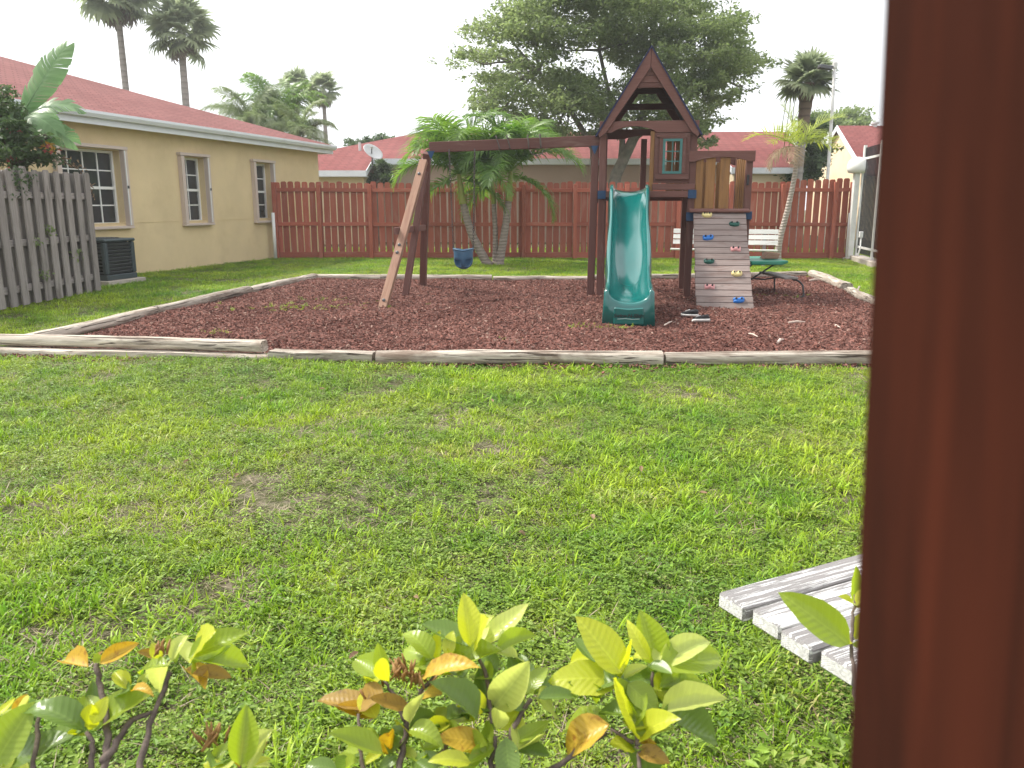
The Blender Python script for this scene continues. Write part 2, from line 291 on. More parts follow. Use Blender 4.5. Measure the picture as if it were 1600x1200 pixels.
M['grass'] = grassmat('grass', (0.105, 0.25, 0.012), (0.315, 0.41, 0.026), (0.34, 0.29, 0.13), 0.77)
M['weed'] = grassmat('weed', (0.085, 0.185, 0.020), (0.215, 0.295, 0.042), (0.24, 0.20, 0.095), 0.76)
M['thatch'] = grassmat('thatch', (0.23, 0.19, 0.12), (0.34, 0.285, 0.19), (0.15, 0.105, 0.07), 0.6, 0.15)

# ------------------------------------------------------------------ object helpers
def tag(o, label=None, cat=None, group=None, kind=None):
    if label: o['label'] = label
    if cat: o['category'] = cat
    if group: o['group'] = group
    if kind: o['kind'] = kind
    return o
def empty(name, loc=(0, 0, 0), rz=0.0):
    o = bpy.data.objects.new(name, None); COL.objects.link(o); o.location = loc; o.rotation_euler = (0, 0, rz)
    o.empty_display_size = 0.2; return o
def link(name, me, mat=None, parent=None, mtx=None):
    o = bpy.data.objects.new(name, me); COL.objects.link(o)
    if mat is not None and not me.materials: me.materials.append(M[mat])
    if parent: o.parent = parent
    if mtx is not None: o.matrix_local = mtx
    return o
class MB:
    def __init__(s): s.v = []; s.f = []
    def add(s, vs, fs):
        n = len(s.v); s.v += [tuple(v) for v in vs]; s.f += [tuple(i + n for i in f) for f in fs]; return s
    def box(s, c, d, rot=None):
        c = Vector(c); h = [x / 2 for x in d]; P = []
        for i in range(8):
            p = Vector(((1 if i & 1 else -1) * h[0], (1 if i & 2 else -1) * h[1], (1 if i & 4 else -1) * h[2]))
            P.append(c + (rot @ p if rot else p))
        return s.add(P, [(0, 2, 3, 1), (4, 5, 7, 6), (0, 1, 5, 4), (2, 6, 7, 3), (0, 4, 6, 2), (1, 3, 7, 5)])
    def bar(s, a, b, w, t):
        a, b = Vector(a), Vector(b); return s.box((a + b) / 2, ((b - a).length, w, t), frame(a, b).to_3x3())
    def tube(s, path, rad, n=8, caps=True):
        path = [Vector(p) for p in path]; k = len(path)
        if not hasattr(rad, '__len__'): rad = [rad] * k
        V = []; up = Vector((0, 0, 1)); side = None
        for i, p in enumerate(path):
            d = (path[min(i + 1, k - 1)] - path[max(i - 1, 0)]).normalized()
            if side is None: side = d.cross(up) if abs(d.z) < 0.95 else d.cross(Vector((0, 1, 0)))
            side = (side - d * side.dot(d)).normalized(); u = side.cross(d)
            for j in range(n):
                a = 2 * math.pi * j / n; V.append(p + (side * math.cos(a) + u * math.sin(a)) * rad[i])
        F = [(i * n + j, i * n + (j + 1) % n, (i + 1) * n + (j + 1) % n, (i + 1) * n + j) for i in range(k - 1) for j in range(n)]
        if caps: F += [tuple(range(n))[::-1], tuple((k - 1) * n + j for j in range(n))]
        return s.add(V, F)
    def lathe(s, prof, n=16, c=(0, 0, 0)):
        c = Vector(c); V = []
        for r, z in prof:
            for j in range(n):
                a = 2 * math.pi * j / n; V.append(c + Vector((r * math.cos(a), r * math.sin(a), z)))
        k = len(prof)
        F = [(i * n + j, i * n + (j + 1) % n, (i + 1) * n + (j + 1) % n, (i + 1) * n + j) for i in range(k - 1) for j in range(n)]
        F += [tuple(range(n))[::-1], tuple((k - 1) * n + j for j in range(n))]
        return s.add(V, F)
    def prism(s, poly, y0, y1, xf=None):
        n = len(poly); xf = xf or (lambda x, y, z: (x, y, z))
        V = [xf(x, y0, z) for x, z in poly] + [xf(x, y1, z) for x, z in poly]
        F = [tuple(range(n)), tuple(range(2 * n - 1, n - 1, -1))] + [(i, i + n, (i + 1) % n + n, (i + 1) % n) for i in range(n)]
        return s.add(V, F)
    def mesh(s, name, smooth=False, bevel=0.0):
        me = bpy.data.meshes.new(name); me.from_pydata(s.v, [], s.f)
        bm = bmesh.new(); bm.from_mesh(me)
        bmesh.ops.recalc_face_normals(bm, faces=bm.faces)
        if bevel: bmesh.ops.bevel(bm, geom=list(bm.edges), offset=bevel, segments=1, affect='EDGES', clamp_overlap=True)
        bm.to_mesh(me); bm.free()
        if smooth: me.shade_smooth()
        return me
    def build(s, name, mat, parent=None, smooth=False, bevel=0.0, mtx=None):
        return link(name, s.mesh(name, smooth, bevel), mat, parent, mtx)
def frame(a, b, up=(0, 0, 1)):
    a, b = Vector(a), Vector(b); x = (b - a).normalized(); z = Vector(up); z = z - x * z.dot(x)
    if z.length < 1e-4: z = Vector((0, 1, 0)) - x * x.y
    z.normalize(); y = z.cross(x)
    m = Matrix((x, y, z)).transposed().to_4x4(); m.translation = (a + b) / 2; return m
_cache = {}
def board(name, a, b, w, t, mat, parent=None, up=(0, 0, 1), bevel=0.004, end=None):
    """a sawn board from a to b: local X along it, w across (Y), t thick (Z, towards up)"""
    L = (Vector(b) - Vector(a)).length; key = (round(L, 3), w, t, mat, bevel, end)
    if key not in _cache:
        mb = MB(); h, q = L / 2, w / 2
        if end == 'dogear':
            e = w * 0.34; n = 4
            pts = [(-h, -q), (h - e, -q)] + [(h - e + e * math.sin(math.pi / 2 * k / n), -q + e * (1 - math.cos(math.pi / 2 * k / n)) * 0.8) for k in range(1, n + 1)]
            pts += [(x, -y) for x, y in pts[::-1]]
            mb.prism(pts, -t / 2, t / 2, lambda x, y, z: (x, z, y))
        else: mb.box((0, 0, 0), (L, w, t))
        _cache[key] = mb.mesh(name, False, bevel)
    return link(name, _cache[key], mat, parent, frame(a, b, up))

# ================================================================== SETTING
def lawn_h(x, y): return 0.012 * math.sin(x * 1.3 + y * 0.7) + 0.010 * math.sin(y * 1.9 - x * 0.6)
mb = MB()
xs = [-150, -80, -40, -20] + [i * 0.5 - 12 for i in range(53)] + [20, 40, 80, 150]
ys = [-40, -8] + [i * 0.5 - 2 for i in range(57)] + [34, 60, 100, 170]
for y in ys:
    for x in xs: mb.v.append((x, y, lawn_h(x, y) if -12 <= x <= 14 and -2 <= y <= 26 else 0.0))
nx = len(xs)
mb.f = [(j * nx + i, j * nx + i + 1, (j + 1) * nx + i + 1, (j + 1) * nx + i) for j in range(len(ys) - 1) for i in range(nx - 1)]
tag(mb.build('ground', 'ground', smooth=True), 'patchy lawn soil with bare brown spots under the grass', kind='structure')

BED = [(-4.55, 7.42), (-4.3, 9.9), (-3.94, 12.4), (-3.55, 14.78), (-2.3, 14.52), (1.35, 14.47), (3.17, 14.75), (5.5, 15.25), (5.17, 12.55), (4.82, 10.8), (4.62, 8.6), (4.5, 6.86), (1.27, 6.84), (-1.14, 6.90), (-2.14, 7.05)]
def inpoly(x, y, poly):
    c = False; n = len(poly)
    for i in range(n):
        x1, y1 = poly[i]; x2, y2 = poly[i - 1]
        if (y1 > y) != (y2 > y) and x < (x2 - x1) * (y - y1) / (y2 - y1) + x1: c = not c
    return c
def mulch_h(x, y): return 0.035 + 0.014 * math.sin(x * 2.1 + 1) * math.sin(y * 1.7) + 0.008 * math.sin(x * 4.3 - y * 3.1)
bm = bmesh.new(); ring = [bm.verts.new((x, y, 0)) for x, y in BED]; bm.faces.new(ring)
for k in range(44):
    for axis, c in ((0, -5 + k * 0.25), (1, 6.5 + k * 0.25)):
        no = Vector((1, 0, 0)) if axis == 0 else Vector((0, 1, 0))
        bmesh.ops.bisect_plane(bm, geom=bm.verts[:] + bm.edges[:] + bm.faces[:], plane_co=no * c, plane_no=no)
for v in bm.verts: v.co.z = mulch_h(v.co.x, v.co.y)
me = bpy.data.meshes.new('mulch_bed'); bm.to_mesh(me); bm.free()
tag(link('mulch_bed', me, 'mulch_base'), 'play area floor of red brown mulch inside the timbers', kind='structure')

# ---- scattered small stuff: one geometry-nodes object each, copies of a few little meshes
def scatter(name, pts, rots, scl, variants, mat, label):
    n = len(pts); me = bpy.data.meshes.new(name); me.vertices.add(n)
    me.vertices.foreach_set('co', np.asarray(pts, dtype=np.float32).ravel())
    a = me.attributes.new('rot', 'FLOAT_VECTOR', 'POINT'); a.data.foreach_set('vector', np.asarray(rots, dtype=np.float32).ravel())
    a = me.attributes.new('scl', 'FLOAT', 'POINT'); a.data.foreach_set('value', np.asarray(scl, dtype=np.float32))
    a = me.attributes.new('pick', 'INT', 'POINT'); a.data.foreach_set('value', rng.integers(0, len(variants), n).astype(np.int32))
    o = link(name, me); tag(o, label, kind='stuff')
    g = bpy.data.node_groups.new(name, 'GeometryNodeTree')
    g.interface.new_socket('Geometry', in_out='INPUT', socket_type='NodeSocketGeometry')
    g.interface.new_socket('Geometry', in_out='OUTPUT', socket_type='NodeSocketGeometry')
    gi = g.nodes.new('NodeGroupInput'); go = g.nodes.new('NodeGroupOutput')
    gg = g.nodes.new('GeometryNodeGeometryToInstance')
    for i, vm in enumerate(reversed(variants)):
        vo = bpy.data.objects.new(name + '_piece', vm); vm.materials.append(M[mat])
        oi = g.nodes.new('GeometryNodeObjectInfo'); oi.inputs['Object'].default_value = vo; oi.inputs['As Instance'].default_value = True
        g.links.new(oi.outputs['Geometry'], gg.inputs[0])
    ip = g.nodes.new('GeometryNodeInstanceOnPoints'); ip.inputs['Pick Instance'].default_value = True
    def attr(nm, dt):
        q = g.nodes.new('GeometryNodeInputNamedAttribute'); q.data_type = dt; q.inputs['Name'].default_value = nm; return q.outputs[0]
    g.links.new(gi.outputs[0], ip.inputs['Points']); g.links.new(gg.outputs[0], ip.inputs['Instance'])
    g.links.new(attr('pick', 'INT'), ip.inputs['Instance Index']); g.links.new(attr('rot', 'FLOAT_VECTOR'), ip.inputs['Rotation'])
    g.links.new(attr('scl', 'FLOAT'), ip.inputs['Scale']); g.links.new(ip.outputs[0], go.inputs[0])
    md = o.modifiers.new('scatter', 'NODES'); md.node_group = g; return o
def tuft(n, h, w, spread, lean, flat=False):
    mb = MB()
    for _ in range(n):
        a = random.uniform(0, 2 * math.pi); r = spread * math.sqrt(random.random()); b = Vector((r * math.cos(a), r * math.sin(a), 0))
        a2 = a + random.uniform(-1.2, 1.2); d = Vector((math.cos(a2), math.sin(a2), 0)); s = Vector((-d.y, d.x, 0))
        L = h * random.uniform(0.55, 1.1); ww = w * random.uniform(0.7, 1.2); el = R(random.uniform(4, 22)) if flat else R(random.uniform(35, 80)); P = [b]; e = el
        for k in range(3):
            P.append(P[-1] + (d * math.cos(e) + Vector((0, 0, math.sin(e)))) * L / 3); e -= lean * random.uniform(0.5, 1.3)
        wd = [0.6, 1, 0.75]; V = []
        for k in range(3): V += [P[k] + s * ww * wd[k] / 2, P[k] - s * ww * wd[k] / 2]
        V.append(P[3]); mb.add(V, [(0, 1, 3, 2), (2, 3, 5, 4), (4, 5, 6)])
    me = bpy.data.meshes.new('tuft'); me.from_pydata(mb.v, [], mb.f); return me
def weedclump(n, sz, spread, h):
    mb = MB()
    for _ in range(n):
        a = random.uniform(0, 2 * math.pi); r = spread * math.sqrt(random.random()); a2 = random.uniform(0, 2 * math.pi)
        d = Vector((math.cos(a2), math.sin(a2), random.uniform(-0.15, 0.6))).normalized(); s = d.cross(Vector((0, 0, 1))).normalized(); L = sz * random.uniform(0.6, 1.2)
        b = Vector((r * math.cos(a), r * math.sin(a), h * random.uniform(0.25, 1))); u = s.cross(d)
        mb.add([b, b + d * L * .45 + s * L * .27 + u * L * .08, b + d * L - u * L * .06, b + d * L * .45 - s * L * .27 + u * L * .08], [(0, 1, 2), (0, 2, 3)])
    me = bpy.data.meshes.new('weed'); me.from_pydata(mb.v, [], mb.f); return me
HOUSE_O = Vector((-5.35, 23.4, 0)); HOUSE_A = R(14.4)
HD = Vector((math.sin(HOUSE_A), math.cos(HOUSE_A), 0)); HN = Vector((HD.y, -HD.x, 0))
BEDX = [(x + (0.02 if x > 0 else -0.02), y) for x, y in BED]
# value noise on numpy for patchiness
_g = rng.random((64, 64))
def vnoise(x, y, s):
    x = x * s + 100; y = y * s + 100; i = np.floor(x).astype(int); j = np.floor(y).astype(int); fx = x - i; fy = y - j
    fx = fx * fx * (3 - 2 * fx); fy = fy * fy * (3 - 2 * fy); q = lambda a, b: _g[a % 64, b % 64]
    return (q(i, j) * (1 - fx) + q(i + 1, j) * fx) * (1 - fy) + (q(i, j + 1) * (1 - fx) + q(i + 1, j + 1) * fx) * fy
def inpoly_np(x, y, poly):
    c = np.zeros(len(x), bool); n = len(poly)
    for i in range(n):
        x1, y1 = poly[i]; x2, y2 = poly[i - 1]
        if y1 == y2: continue
        c ^= ((y1 > y) != (y2 > y)) & (x < (x2 - x1) * (y - y1) / (y2 - y1) + x1)
    return c
def lawn_points(dens_near, dens_mid, dens_far, keep=None):
    out = []
    for y0, y1, dn in ((0.5, 3.2, dens_near), (3.2, 7.6, dens_mid), (7.4, 25.5, dens_far)):
        hw0, hw1 = 0.66 * y1 + 1.5, 0.66 * y1 + 1.5
        n = int(dn * (y1 - y0) * 2 * hw1); x = rng.uniform(-hw1, hw1, n); y = rng.uniform(y0, y1, n)
        ok = (np.abs(x) < 0.66 * y + 1.5) & ~inpoly_np(x, y, BED)
        ok &= ((x - HOUSE_O.x) * HN.x + (y - HOUSE_O.y) * HN.y > 0.03) | (y > 23.6)
        ok &= ~((np.abs(x - (7.87 + (y - 17.4) * 0.186)) < 0.18) & (y < 20.4) & (y > 14.5))
        ok &= ~((x > 5.2 + y * 0.0) & (y < 6))
        if keep is not None: ok &= keep(x, y)
        out.append(np.stack([x[ok], y[ok]], 1))
    P = np.concatenate(out); z = 0.012 * np.sin(P[:, 0] * 1.3 + P[:, 1] * 0.7) + 0.010 * np.sin(P[:, 1] * 1.9 - P[:, 0] * 0.6)
    return np.concatenate([P, z[:, None] - 0.003], 1)
def bare(x, y):
    b = 0.5 * vnoise(x + 3, y, 1.5) + 0.5 * vnoise(x + 9, y + 4, 3.6)
    return b
def rots(n, tilt=0.12): return np.stack([rng.normal(0, tilt, n), rng.normal(0, tilt, n), rng.uniform(0, 6.283, n)], 1)
P = lawn_points(1450, 1050, 540, lambda x, y: bare(x, y) > 0.27 + 0.22 * rng.random(len(x)) - 0.10 * (y > 7))
sz = (0.62 + 0.8 * vnoise(P[:, 0], P[:, 1], 1.9)) * rng.uniform(0.7, 1.25, len(P)) * np.where(P[:, 1] > 7, 1.05, 1.0)
scatter('grass', P, rots(len(P)), sz, [tuft(14, 0.042, 0.0040, 0.04, 0.6), tuft(18, 0.034, 0.0034, 0.045, 0.8), tuft(11, 0.056, 0.0048, 0.035, 0.5), tuft(17, 0.030, 0.0038, 0.05, 0.9)], 'grass', 'short patchy green lawn grass across the yard')
P = lawn_points(1500, 850, 200, lambda x, y: vnoise(x + 31, y + 12, 1.3) * 0.6 + 0.4 * vnoise(x, y, 3.1) > 0.22 + 0.42 * rng.random(len(x)))
scatter('weeds', P, rots(len(P), 0.2), rng.uniform(0.6, 1.35, len(P)), [weedclump(24, 0.0135, 0.045, 0.030), weedclump(18, 0.018, 0.045, 0.034), weedclump(30, 0.011, 0.045, 0.024)], 'weed', 'low broad leaved weeds growing through the lawn')
P = lawn_points(560, 420, 90)
scatter('dry_thatch', P, rots(len(P), 0.1), rng.uniform(0.6, 1.3, len(P)), [tuft(9, 0.07, 0.0028, 0.05, 0.08, True), tuft(7, 0.09, 0.0024, 0.05, 0.1, True)], 'thatch', 'dry tan grass thatch lying in the lawn')
# a few coarse bright clumps
C = rng.uniform([-5, 2.2], [4.6, 6.7], (520, 2)); C = C[np.abs(C[:, 0]) < 0.66 * C[:, 1] + 0.8]
P = np.concatenate([np.concatenate([c + rng.normal(0, 0.07, (7, 2)), np.full((7, 1), 0.0)], 1) for c in C])
scatter('coarse_grass', P, rots(len(P), 0.2), rng.uniform(0.6, 1.2, len(P)), [tuft(9, 0.075, 0.0062, 0.025, 0.45), tuft(7, 0.095, 0.0066, 0.025, 0.55)], 'grass', 'coarse longer grass clumps in the lawn')
# lush leafy weeds at the lower right below the white bench
P = np.stack([rng.uniform(0.55, 1.25, 210), rng.uniform(1.15, 1.75, 210), np.zeros(210)], 1)
scatter('leafy_weeds', P, rots(len(P), 0.25), rng.uniform(0.8, 1.5, len(P)), [weedclump(14, 0.024, 0.05, 0.05), weedclump(11, 0.032, 0.05, 0.06)], 'weed', 'leafy green ground weeds beside the peeling white bench')
# mulch chips
def chip():
    mb = MB(); L, w, t = random.uniform(.028, .06), random.uniform(.010, .022), random.uniform(.005, .012); mb.box((0, 0, 0), (L, w, t))
    mb.v = [(x * random.uniform(.6, 1.1), y * random.uniform(.5, 1.2), z + random.uniform(-.003, .003)) for x, y, z in mb.v]; return mb.mesh('chip')
n = 98000; x = rng.uniform(-4.7, 5.6, n); y = rng.uniform(6.8, 15.4, n)
keep = inpoly_np(x, y, [(a * 0.985 + 0.0, b + (0.06 if b < 8 else -0.06)) for a, b in BED]) & (rng.random(n) < np.where(y < 10.5, 1.0, 0.75)); x, y = x[keep], y[keep]
z = 0.035 + 0.014 * np.sin(x * 2.1 + 1) * np.sin(y * 1.7) + 0.008 * np.sin(x * 4.3 - y * 3.1) + 0.004
scatter('mulch', np.stack([x, y, z], 1), np.stack([rng.normal(0, .45, len(x)), rng.normal(0, .45, len(x)), rng.uniform(0, 6.28, len(x))], 1), rng.uniform(.45, 1.0, len(x)) ** 1.0 * 1.25, [chip() for _ in range(6)], 'mulch_chip', 'red brown wood mulch chips covering the play area')
# weeds coming through the mulch
pts = []
for (px, py, r, k) in ((470, 478, 0.5, 26), (930, 512, 0.16, 26), (1205, 462, 0.3, 12), (440, 482, 0.3, 10), (500, 468, 0.3, 10), (780, 530, 0.15, 5), (600, 480, 0.3, 6), (1285, 432, 0.2, 16), (420, 565, 0.07, 10), (345, 520, 0.2, 6)):
    c = gnd(px, py, 0.04)
    for _ in range(k): pts.append((c.x + random.gauss(0, r), c.y + random.gauss(0, r * 0.5), 0.035))
scatter('mulch_weeds', np.array(pts), rots(len(pts), 0.2), rng.uniform(0.6, 1.2, len(pts)), [tuft(10, 0.07, 0.006, 0.03, 0.5), tuft(8, 0.05, 0.006, 0.04, 0.6)], 'grass', 'thin green weeds sprouting from the mulch')

# ================================================================== YELLOW HOUSE
def rects_minus(y0, y1, z0, z1, ops):
    out = []; cur = y0
    for (a, b, c, d) in sorted(ops):
        out.append((cur, a, z0, z1)); out.append((a, b, z0, c)); out.append((a, b, d, z1)); cur = b
    out.append((cur, y1, z0, z1)); return out
H = empty('yellow_house', HOUSE_O, -HOUSE_A)
tag(H, 'yellow stucco house with faded red shingle roof and three shuttered windows', 'house')
OPS = [(-9.38, -7.86, 0.95, 2.29), (-6.05, -5.27, 0.95, 2.29), (-3.32, -2.56, 0.95, 2.29)]
mb = MB()
for a, b, c, d in rects_minus(-17, 0, -0.1, 2.74, OPS): mb.box((-0.11, (a + b) / 2, (c + d) / 2), (0.22, b - a, d - c))
mb.box((-6.11, -0.11, 1.32), (11.78, 0.22, 2.84)); mb.box((-12.1, -8.6, 1.32), (0.2, 16.7, 2.84))
mb.box((0.003, -5.0, 0.985), (0.006, 10.0, 0.012))
mb.build('wall', 'stucco_yellow', H)
EV, ZE = 0.32, 2.80     # overhang, eave height
tp = 0.31
A = [(EV, EV, ZE), (EV, -17, ZE), (-12.2 - EV, -17, ZE), (-12.2 - EV, EV, ZE)]
rd = (12.2 + 2 * EV) / 2; zr = ZE + rd * tp
Rg = [(EV - rd, EV - rd, zr), (EV - rd, -17, zr)]
def roofmb(A, Rg, th=0.05):
    mb = MB(); V = A + Rg; n = len(V); lo = [(x, y, z - th) for x, y, z in V]
    F = [(0, 4, 5, 1), (3, 2, 5, 4), (0, 3, 4), (1, 5, 2)]
    mb.add(V + lo, F + [tuple(i + n for i in f[::-1]) for f in F] + [(0, 1, 1 + n, n), (1, 2, 2 + n, 1 + n), (2, 3, 3 + n, 2 + n), (3, 0, n, 3 + n)]); return mb
rf = roofmb([(a, b, c + 0.11) for a, b, c in A], [(a, b, c + 0.11) for a, b, c in Rg]).build('roof', 'roof', H)
mb = MB(); mb.box((EV - 0.03, (EV - 17) / 2, ZE - 0.035), (0.03, 17 + EV, 0.17)); mb.box((-6.1, EV - 0.03, ZE - 0.035), (12.8, 0.03, 0.17)); mb.build('fascia', 'fascia', H)
mb = MB(); mb.prism([(EV - 0.012, ZE + 0.055), (EV + 0.02, ZE - 0.02), (EV + 0.07, ZE - 0.01), (EV + 0.105, ZE + 0.05), (EV + 0.105, ZE + 0.095), (EV - 0.012, ZE + 0.095)], -17, EV + 0.02); mb.build('gutter', 'fascia', H)
mb = MB(); mb.box((EV / 2 - 0.03, -8.3, ZE - 0.05), (EV + 0.04, 16.8, 0.02)); mb.box((-6, EV / 2 - 0.03, ZE - 0.053), (12, EV + 0.03, 0.02)); mb.build('soffit', 'fascia', H)
mb = MB(); mb.tube([(-2.2, -11.5, ZE + 0.8), (-2.2, -11.5, ZE + 1.12)], 0.05); mb.build('vent_pipe', 'dish', rf)
def hwindow(a, b, z0, z1, cols):
    w = empty('window', (0, 0, 0)); w.parent = H; rec = -0.17; rows = 4
    mb = MB(); fr = 0.045; zm = (z0 + z1) / 2; x = rec
    mb.box((x, a + fr / 2, (z0 + z1) / 2), (0.06, fr, z1 - z0)); mb.box((x, b - fr / 2, (z0 + z1) / 2), (0.06, fr, z1 - z0))
    mb.box((x, (a + b) / 2, z0 + fr / 2), (0.056, b - a - 2 * fr, fr)); mb.box((x, (a + b) / 2, z1 - fr / 2), (0.056, b - a - 2 * fr, fr))
    mb.box((x + 0.008, (a + b) / 2, zm), (0.05, b - a - 2 * fr, 0.05)); mb.build('frame', 'white_vinyl', w)
    cw = (b - a - 2 * fr) / cols; rh = (z1 - z0 - 2 * fr) / rows
    mv = MB()
    for i in range(1, cols): mv.box((x + 0.004, a + fr + i * cw, (z0 + z1) / 2), (0.026, 0.022, z1 - z0 - 2 * fr - 0.004))
    for j in (1, 3): mv.box((x + 0.002, (a + b) / 2, z0 + fr + j * rh), (0.024, b - a - 2 * fr - 0.004, 0.022))
    mv.build('muntins', 'white_vinyl', w)
    for i in range(cols):
        for j in range(rows):
            p = MB().box((x - 0.004, a + fr + (i + .5) * cw, z0 + fr + (j + .5) * rh), (0.006, cw - 0.02, rh - 0.02)); p.build('pane', 'glass', w)
    MB().box((-0.085, (a + b) / 2, z0 + 0.012), (0.15, b - a - 0.006, 0.024)).build('sill', 'stucco_yellow', w)
    for s, y in ((-1, a), (1, b)):
        st = MB()
        for k in range(5): st.box((0.045, y + s * (0.012 + k * 0.021), (z0 + z1) / 2), (0.078 if k % 2 else 0.086, 0.013, z1 - z0 + 0.03))
        st.box((0.094, y + s * 0.055, (z0 + z1) / 2), (0.006, 0.098, z1 - z0 + 0.02)); st.build('folded_shutter', 'shutter', w)
        if s > 0: MB().box((0.105, y + 0.02, (z0 + z1) / 2), (0.016, 0.02, z1 - z0 + 0.02)).build('shutter_edge', 'white_vinyl', w); MB().box((0.12, y + 0.025, zm + 0.02), (0.02, 0.03, 0.05)).build('latch', 'steel', w)
    MB().box((0.05, (a + b) / 2, z1 + 0.05), (0.10, b - a + 0.26, 0.06)).build('shutter_track', 'shutter', w, bevel=0.006)
    MB().box((0.05, (a + b) / 2, z0 - 0.045), (0.10, b - a + 0.24, 0.05)).build('shutter_track', 'shutter', w, bevel=0.006)
    MB().box((-0.32, (a + b) / 2, (z0 + z1) / 2), (0.02, b - a + 0.6, z1 - z0 + 0.4)).build('curtain', 'curtain', w)
hwindow(*OPS[0], 4); hwindow(*OPS[1], 2); hwindow(*OPS[2], 2)

# ---- air conditioner
ac = empty('air_conditioner', (-6.99, 14.13, 0), -HOUSE_A); tag(ac, 'dark square air conditioning unit beside the yellow house wall', 'air conditioner')
MB().box((0, 0, 0.03), (0.92, 0.92, 0.10)).build('pad', 'concrete', ac, bevel=0.01)
MB().box((0, 0, 0.40), (0.60, 0.60, 0.60)).build('coil', 'dark', ac)
for sx in (-1, 1):
    for sy in (-1, 1): MB().box((sx * 0.325, sy * 0.325, 0.44), (0.09, 0.09, 0.53)).build('corner_post', 'ac_metal', ac, bevel=0.02)
MB().box((0, 0, 0.125), (0.735, 0.735, 0.09)).build('base_pan', 'ac_metal', ac, bevel=0.01)
MB().box((0, 0, 0.735), (0.765, 0.765, 0.055)).build('top_cover', 'ac_metal', ac, bevel=0.02)
gr = MB()
for r in (0.08, 0.15, 0.22, 0.29): gr.tube([(r * math.cos(a), r * math.sin(a), 0.768) for a in np.linspace(0, 2 * math.pi, 25)], 0.006, 5, False)
gr.build('fan_grille', 'ac_slat', ac)
for k in range(9):
    z = 0.205 + k * 0.058
    mb = MB()
    for a in range(4):
        q = Matrix.Rotation(a * math.pi / 2, 3, 'Z'); rot = q @ Matrix.Rotation(R(38), 3, 'X'); mb.box(q @ Vector((0, -0.335, z)), (0.57, 0.008, 0.044), rot)
    mb.build('louvre', 'ac_slat', ac)

# ================================================================== NEIGHBOUR HOUSES
N = empty('long_house', (0, 0, 0)); tag(N, 'long low house with red roof behind the red picket fence', 'house')
mb = MB(); mb.box((-8.0, 28.0, 1.1), (6.2, 0.2, 2.4)); mb.box((-4.98, 28.7, 1.1), (0.2, 1.2, 2.4)); mb.build('wing_wall', 'stucco_cream', N)
MB().box((1.4, 29.42, 1.3), (12.6, 0.2, 2.8)).build('wall', 'stucco_shaded', N)
mb = MB(); mb.box((8.45, 28.3, 1.1), (2.1, 0.2, 2.4)); mb.box((7.5, 28.8, 1.1), (0.2, 0.9, 2.4)); mb.box((9.4, 31.0, 1.3), (0.2, 5.2, 2.8)); mb.build('end_wall', 'stucco_cream', N)
def sl(y): return 2.82 + (y - 29.0) * 0.30
RZ = 4.06; yr = 29 + (RZ - 2.82) / 0.30
V = [(-9.6, 27.5, sl(27.5)), (-4.75, 27.5, sl(27.5)), (-4.75, 29, sl(29)), (7.25, 29, sl(29)), (7.25, 27.85, sl(27.85)), (9.62, 27.85, sl(27.85)), (10.7, yr, RZ), (-3.4, yr, RZ), (-9.6, 40, sl(27.5)), (10.9, 40, sl(27.5))]
mb = MB(); n = len(V); F = [(0, 1, 2, 3, 4, 5, 6, 7), (0, 7, 8), (7, 6, 9, 8)]
mb.add(V + [(x, y, z - 0.06) for x, y, z in V], F + [tuple(i + n for i in f[::-1]) for f in F] + [(i, i + 1, i + 1 + n, i + n) for i in range(6)])
rf2 = mb.build('roof', 'roof_far', N)
mb = MB()
for a, b in ((0, 1), (1, 2), (2, 3), (3, 4), (4, 5)):
    p, q = Vector(V[a]), Vector(V[b]); d = (q - p).normalized(); o = Vector((d.y, -d.x, 0)) * 0.018
    mb.add([p + o + Vector((0, 0, 0.02)), q + o + Vector((0, 0, 0.02)), q + o - Vector((0, 0, 0.17)), p + o - Vector((0, 0, 0.17)), p - o * .2 + Vector((0, 0, 0.02)), q - o * .2 + Vector((0, 0, 0.02)), q - o * .2 - Vector((0, 0, 0.17)), p - o * .2 - Vector((0, 0, 0.17))], [(0, 1, 2, 3), (7, 6, 5, 4), (0, 4, 5, 1), (3, 2, 6, 7), (0, 3, 7, 4), (1, 5, 6, 2)])
mb.build('fascia', 'fascia', N)
mb = MB(); mb.box((-7.2, 27.76, sl(27.5) - 0.17), (4.9, 0.5, 0.02)); mb.box((1.25, 29.17, sl(29) - 0.17), (12, 0.32, 0.02)); mb.box((8.45, 28.03, sl(27.85) - 0.17), (2.3, 0.34, 0.02)); mb.build('soffit', 'fascia', N)
for x, y in ((6.55, yr - 0.3), (-5.4, 30.2)): MB().tube([(x, y, sl(y) - 0.05), (x, y, sl(y) + 0.28)], 0.05).build('vent_pipe', 'dish', rf2)
# dish
D = empty('satellite_dish', (-4.62, 28.05, 2.62)); tag(D, 'grey satellite dish on the eave of the long house', 'satellite dish')
mb = MB(); q = Vector((0.55, -0.45, 0.62)).normalized().to_track_quat('Z', 'Y').to_matrix(); cc = Vector((0, 0, 0.34)); V = []; F = []
for i in range(6):
    r = 0.33 * i / 5
    for j in range(20): a = j / 20 * 2 * math.pi; V.append(cc + q @ Vector((r * 1.1 * math.cos(a), r * math.sin(a), 0.28 * r * r / 0.11 * 0.33)))
for i in range(5):
    for j in range(20): F.append((i * 20 + j, i * 20 + (j + 1) % 20, (i + 1) * 20 + (j + 1) % 20, (i + 1) * 20 + j))
rfl = mb.add(V, F).build('reflector', 'dish', D, True); sm = rfl.modifiers.new('thick', 'SOLIDIFY'); sm.thickness = 0.015
MB().tube([(0, 0, -0.08), (0, 0, 0.2), cc - q @ Vector((0, 0, 0.02))], 0.025).build('mast', 'steel', D)
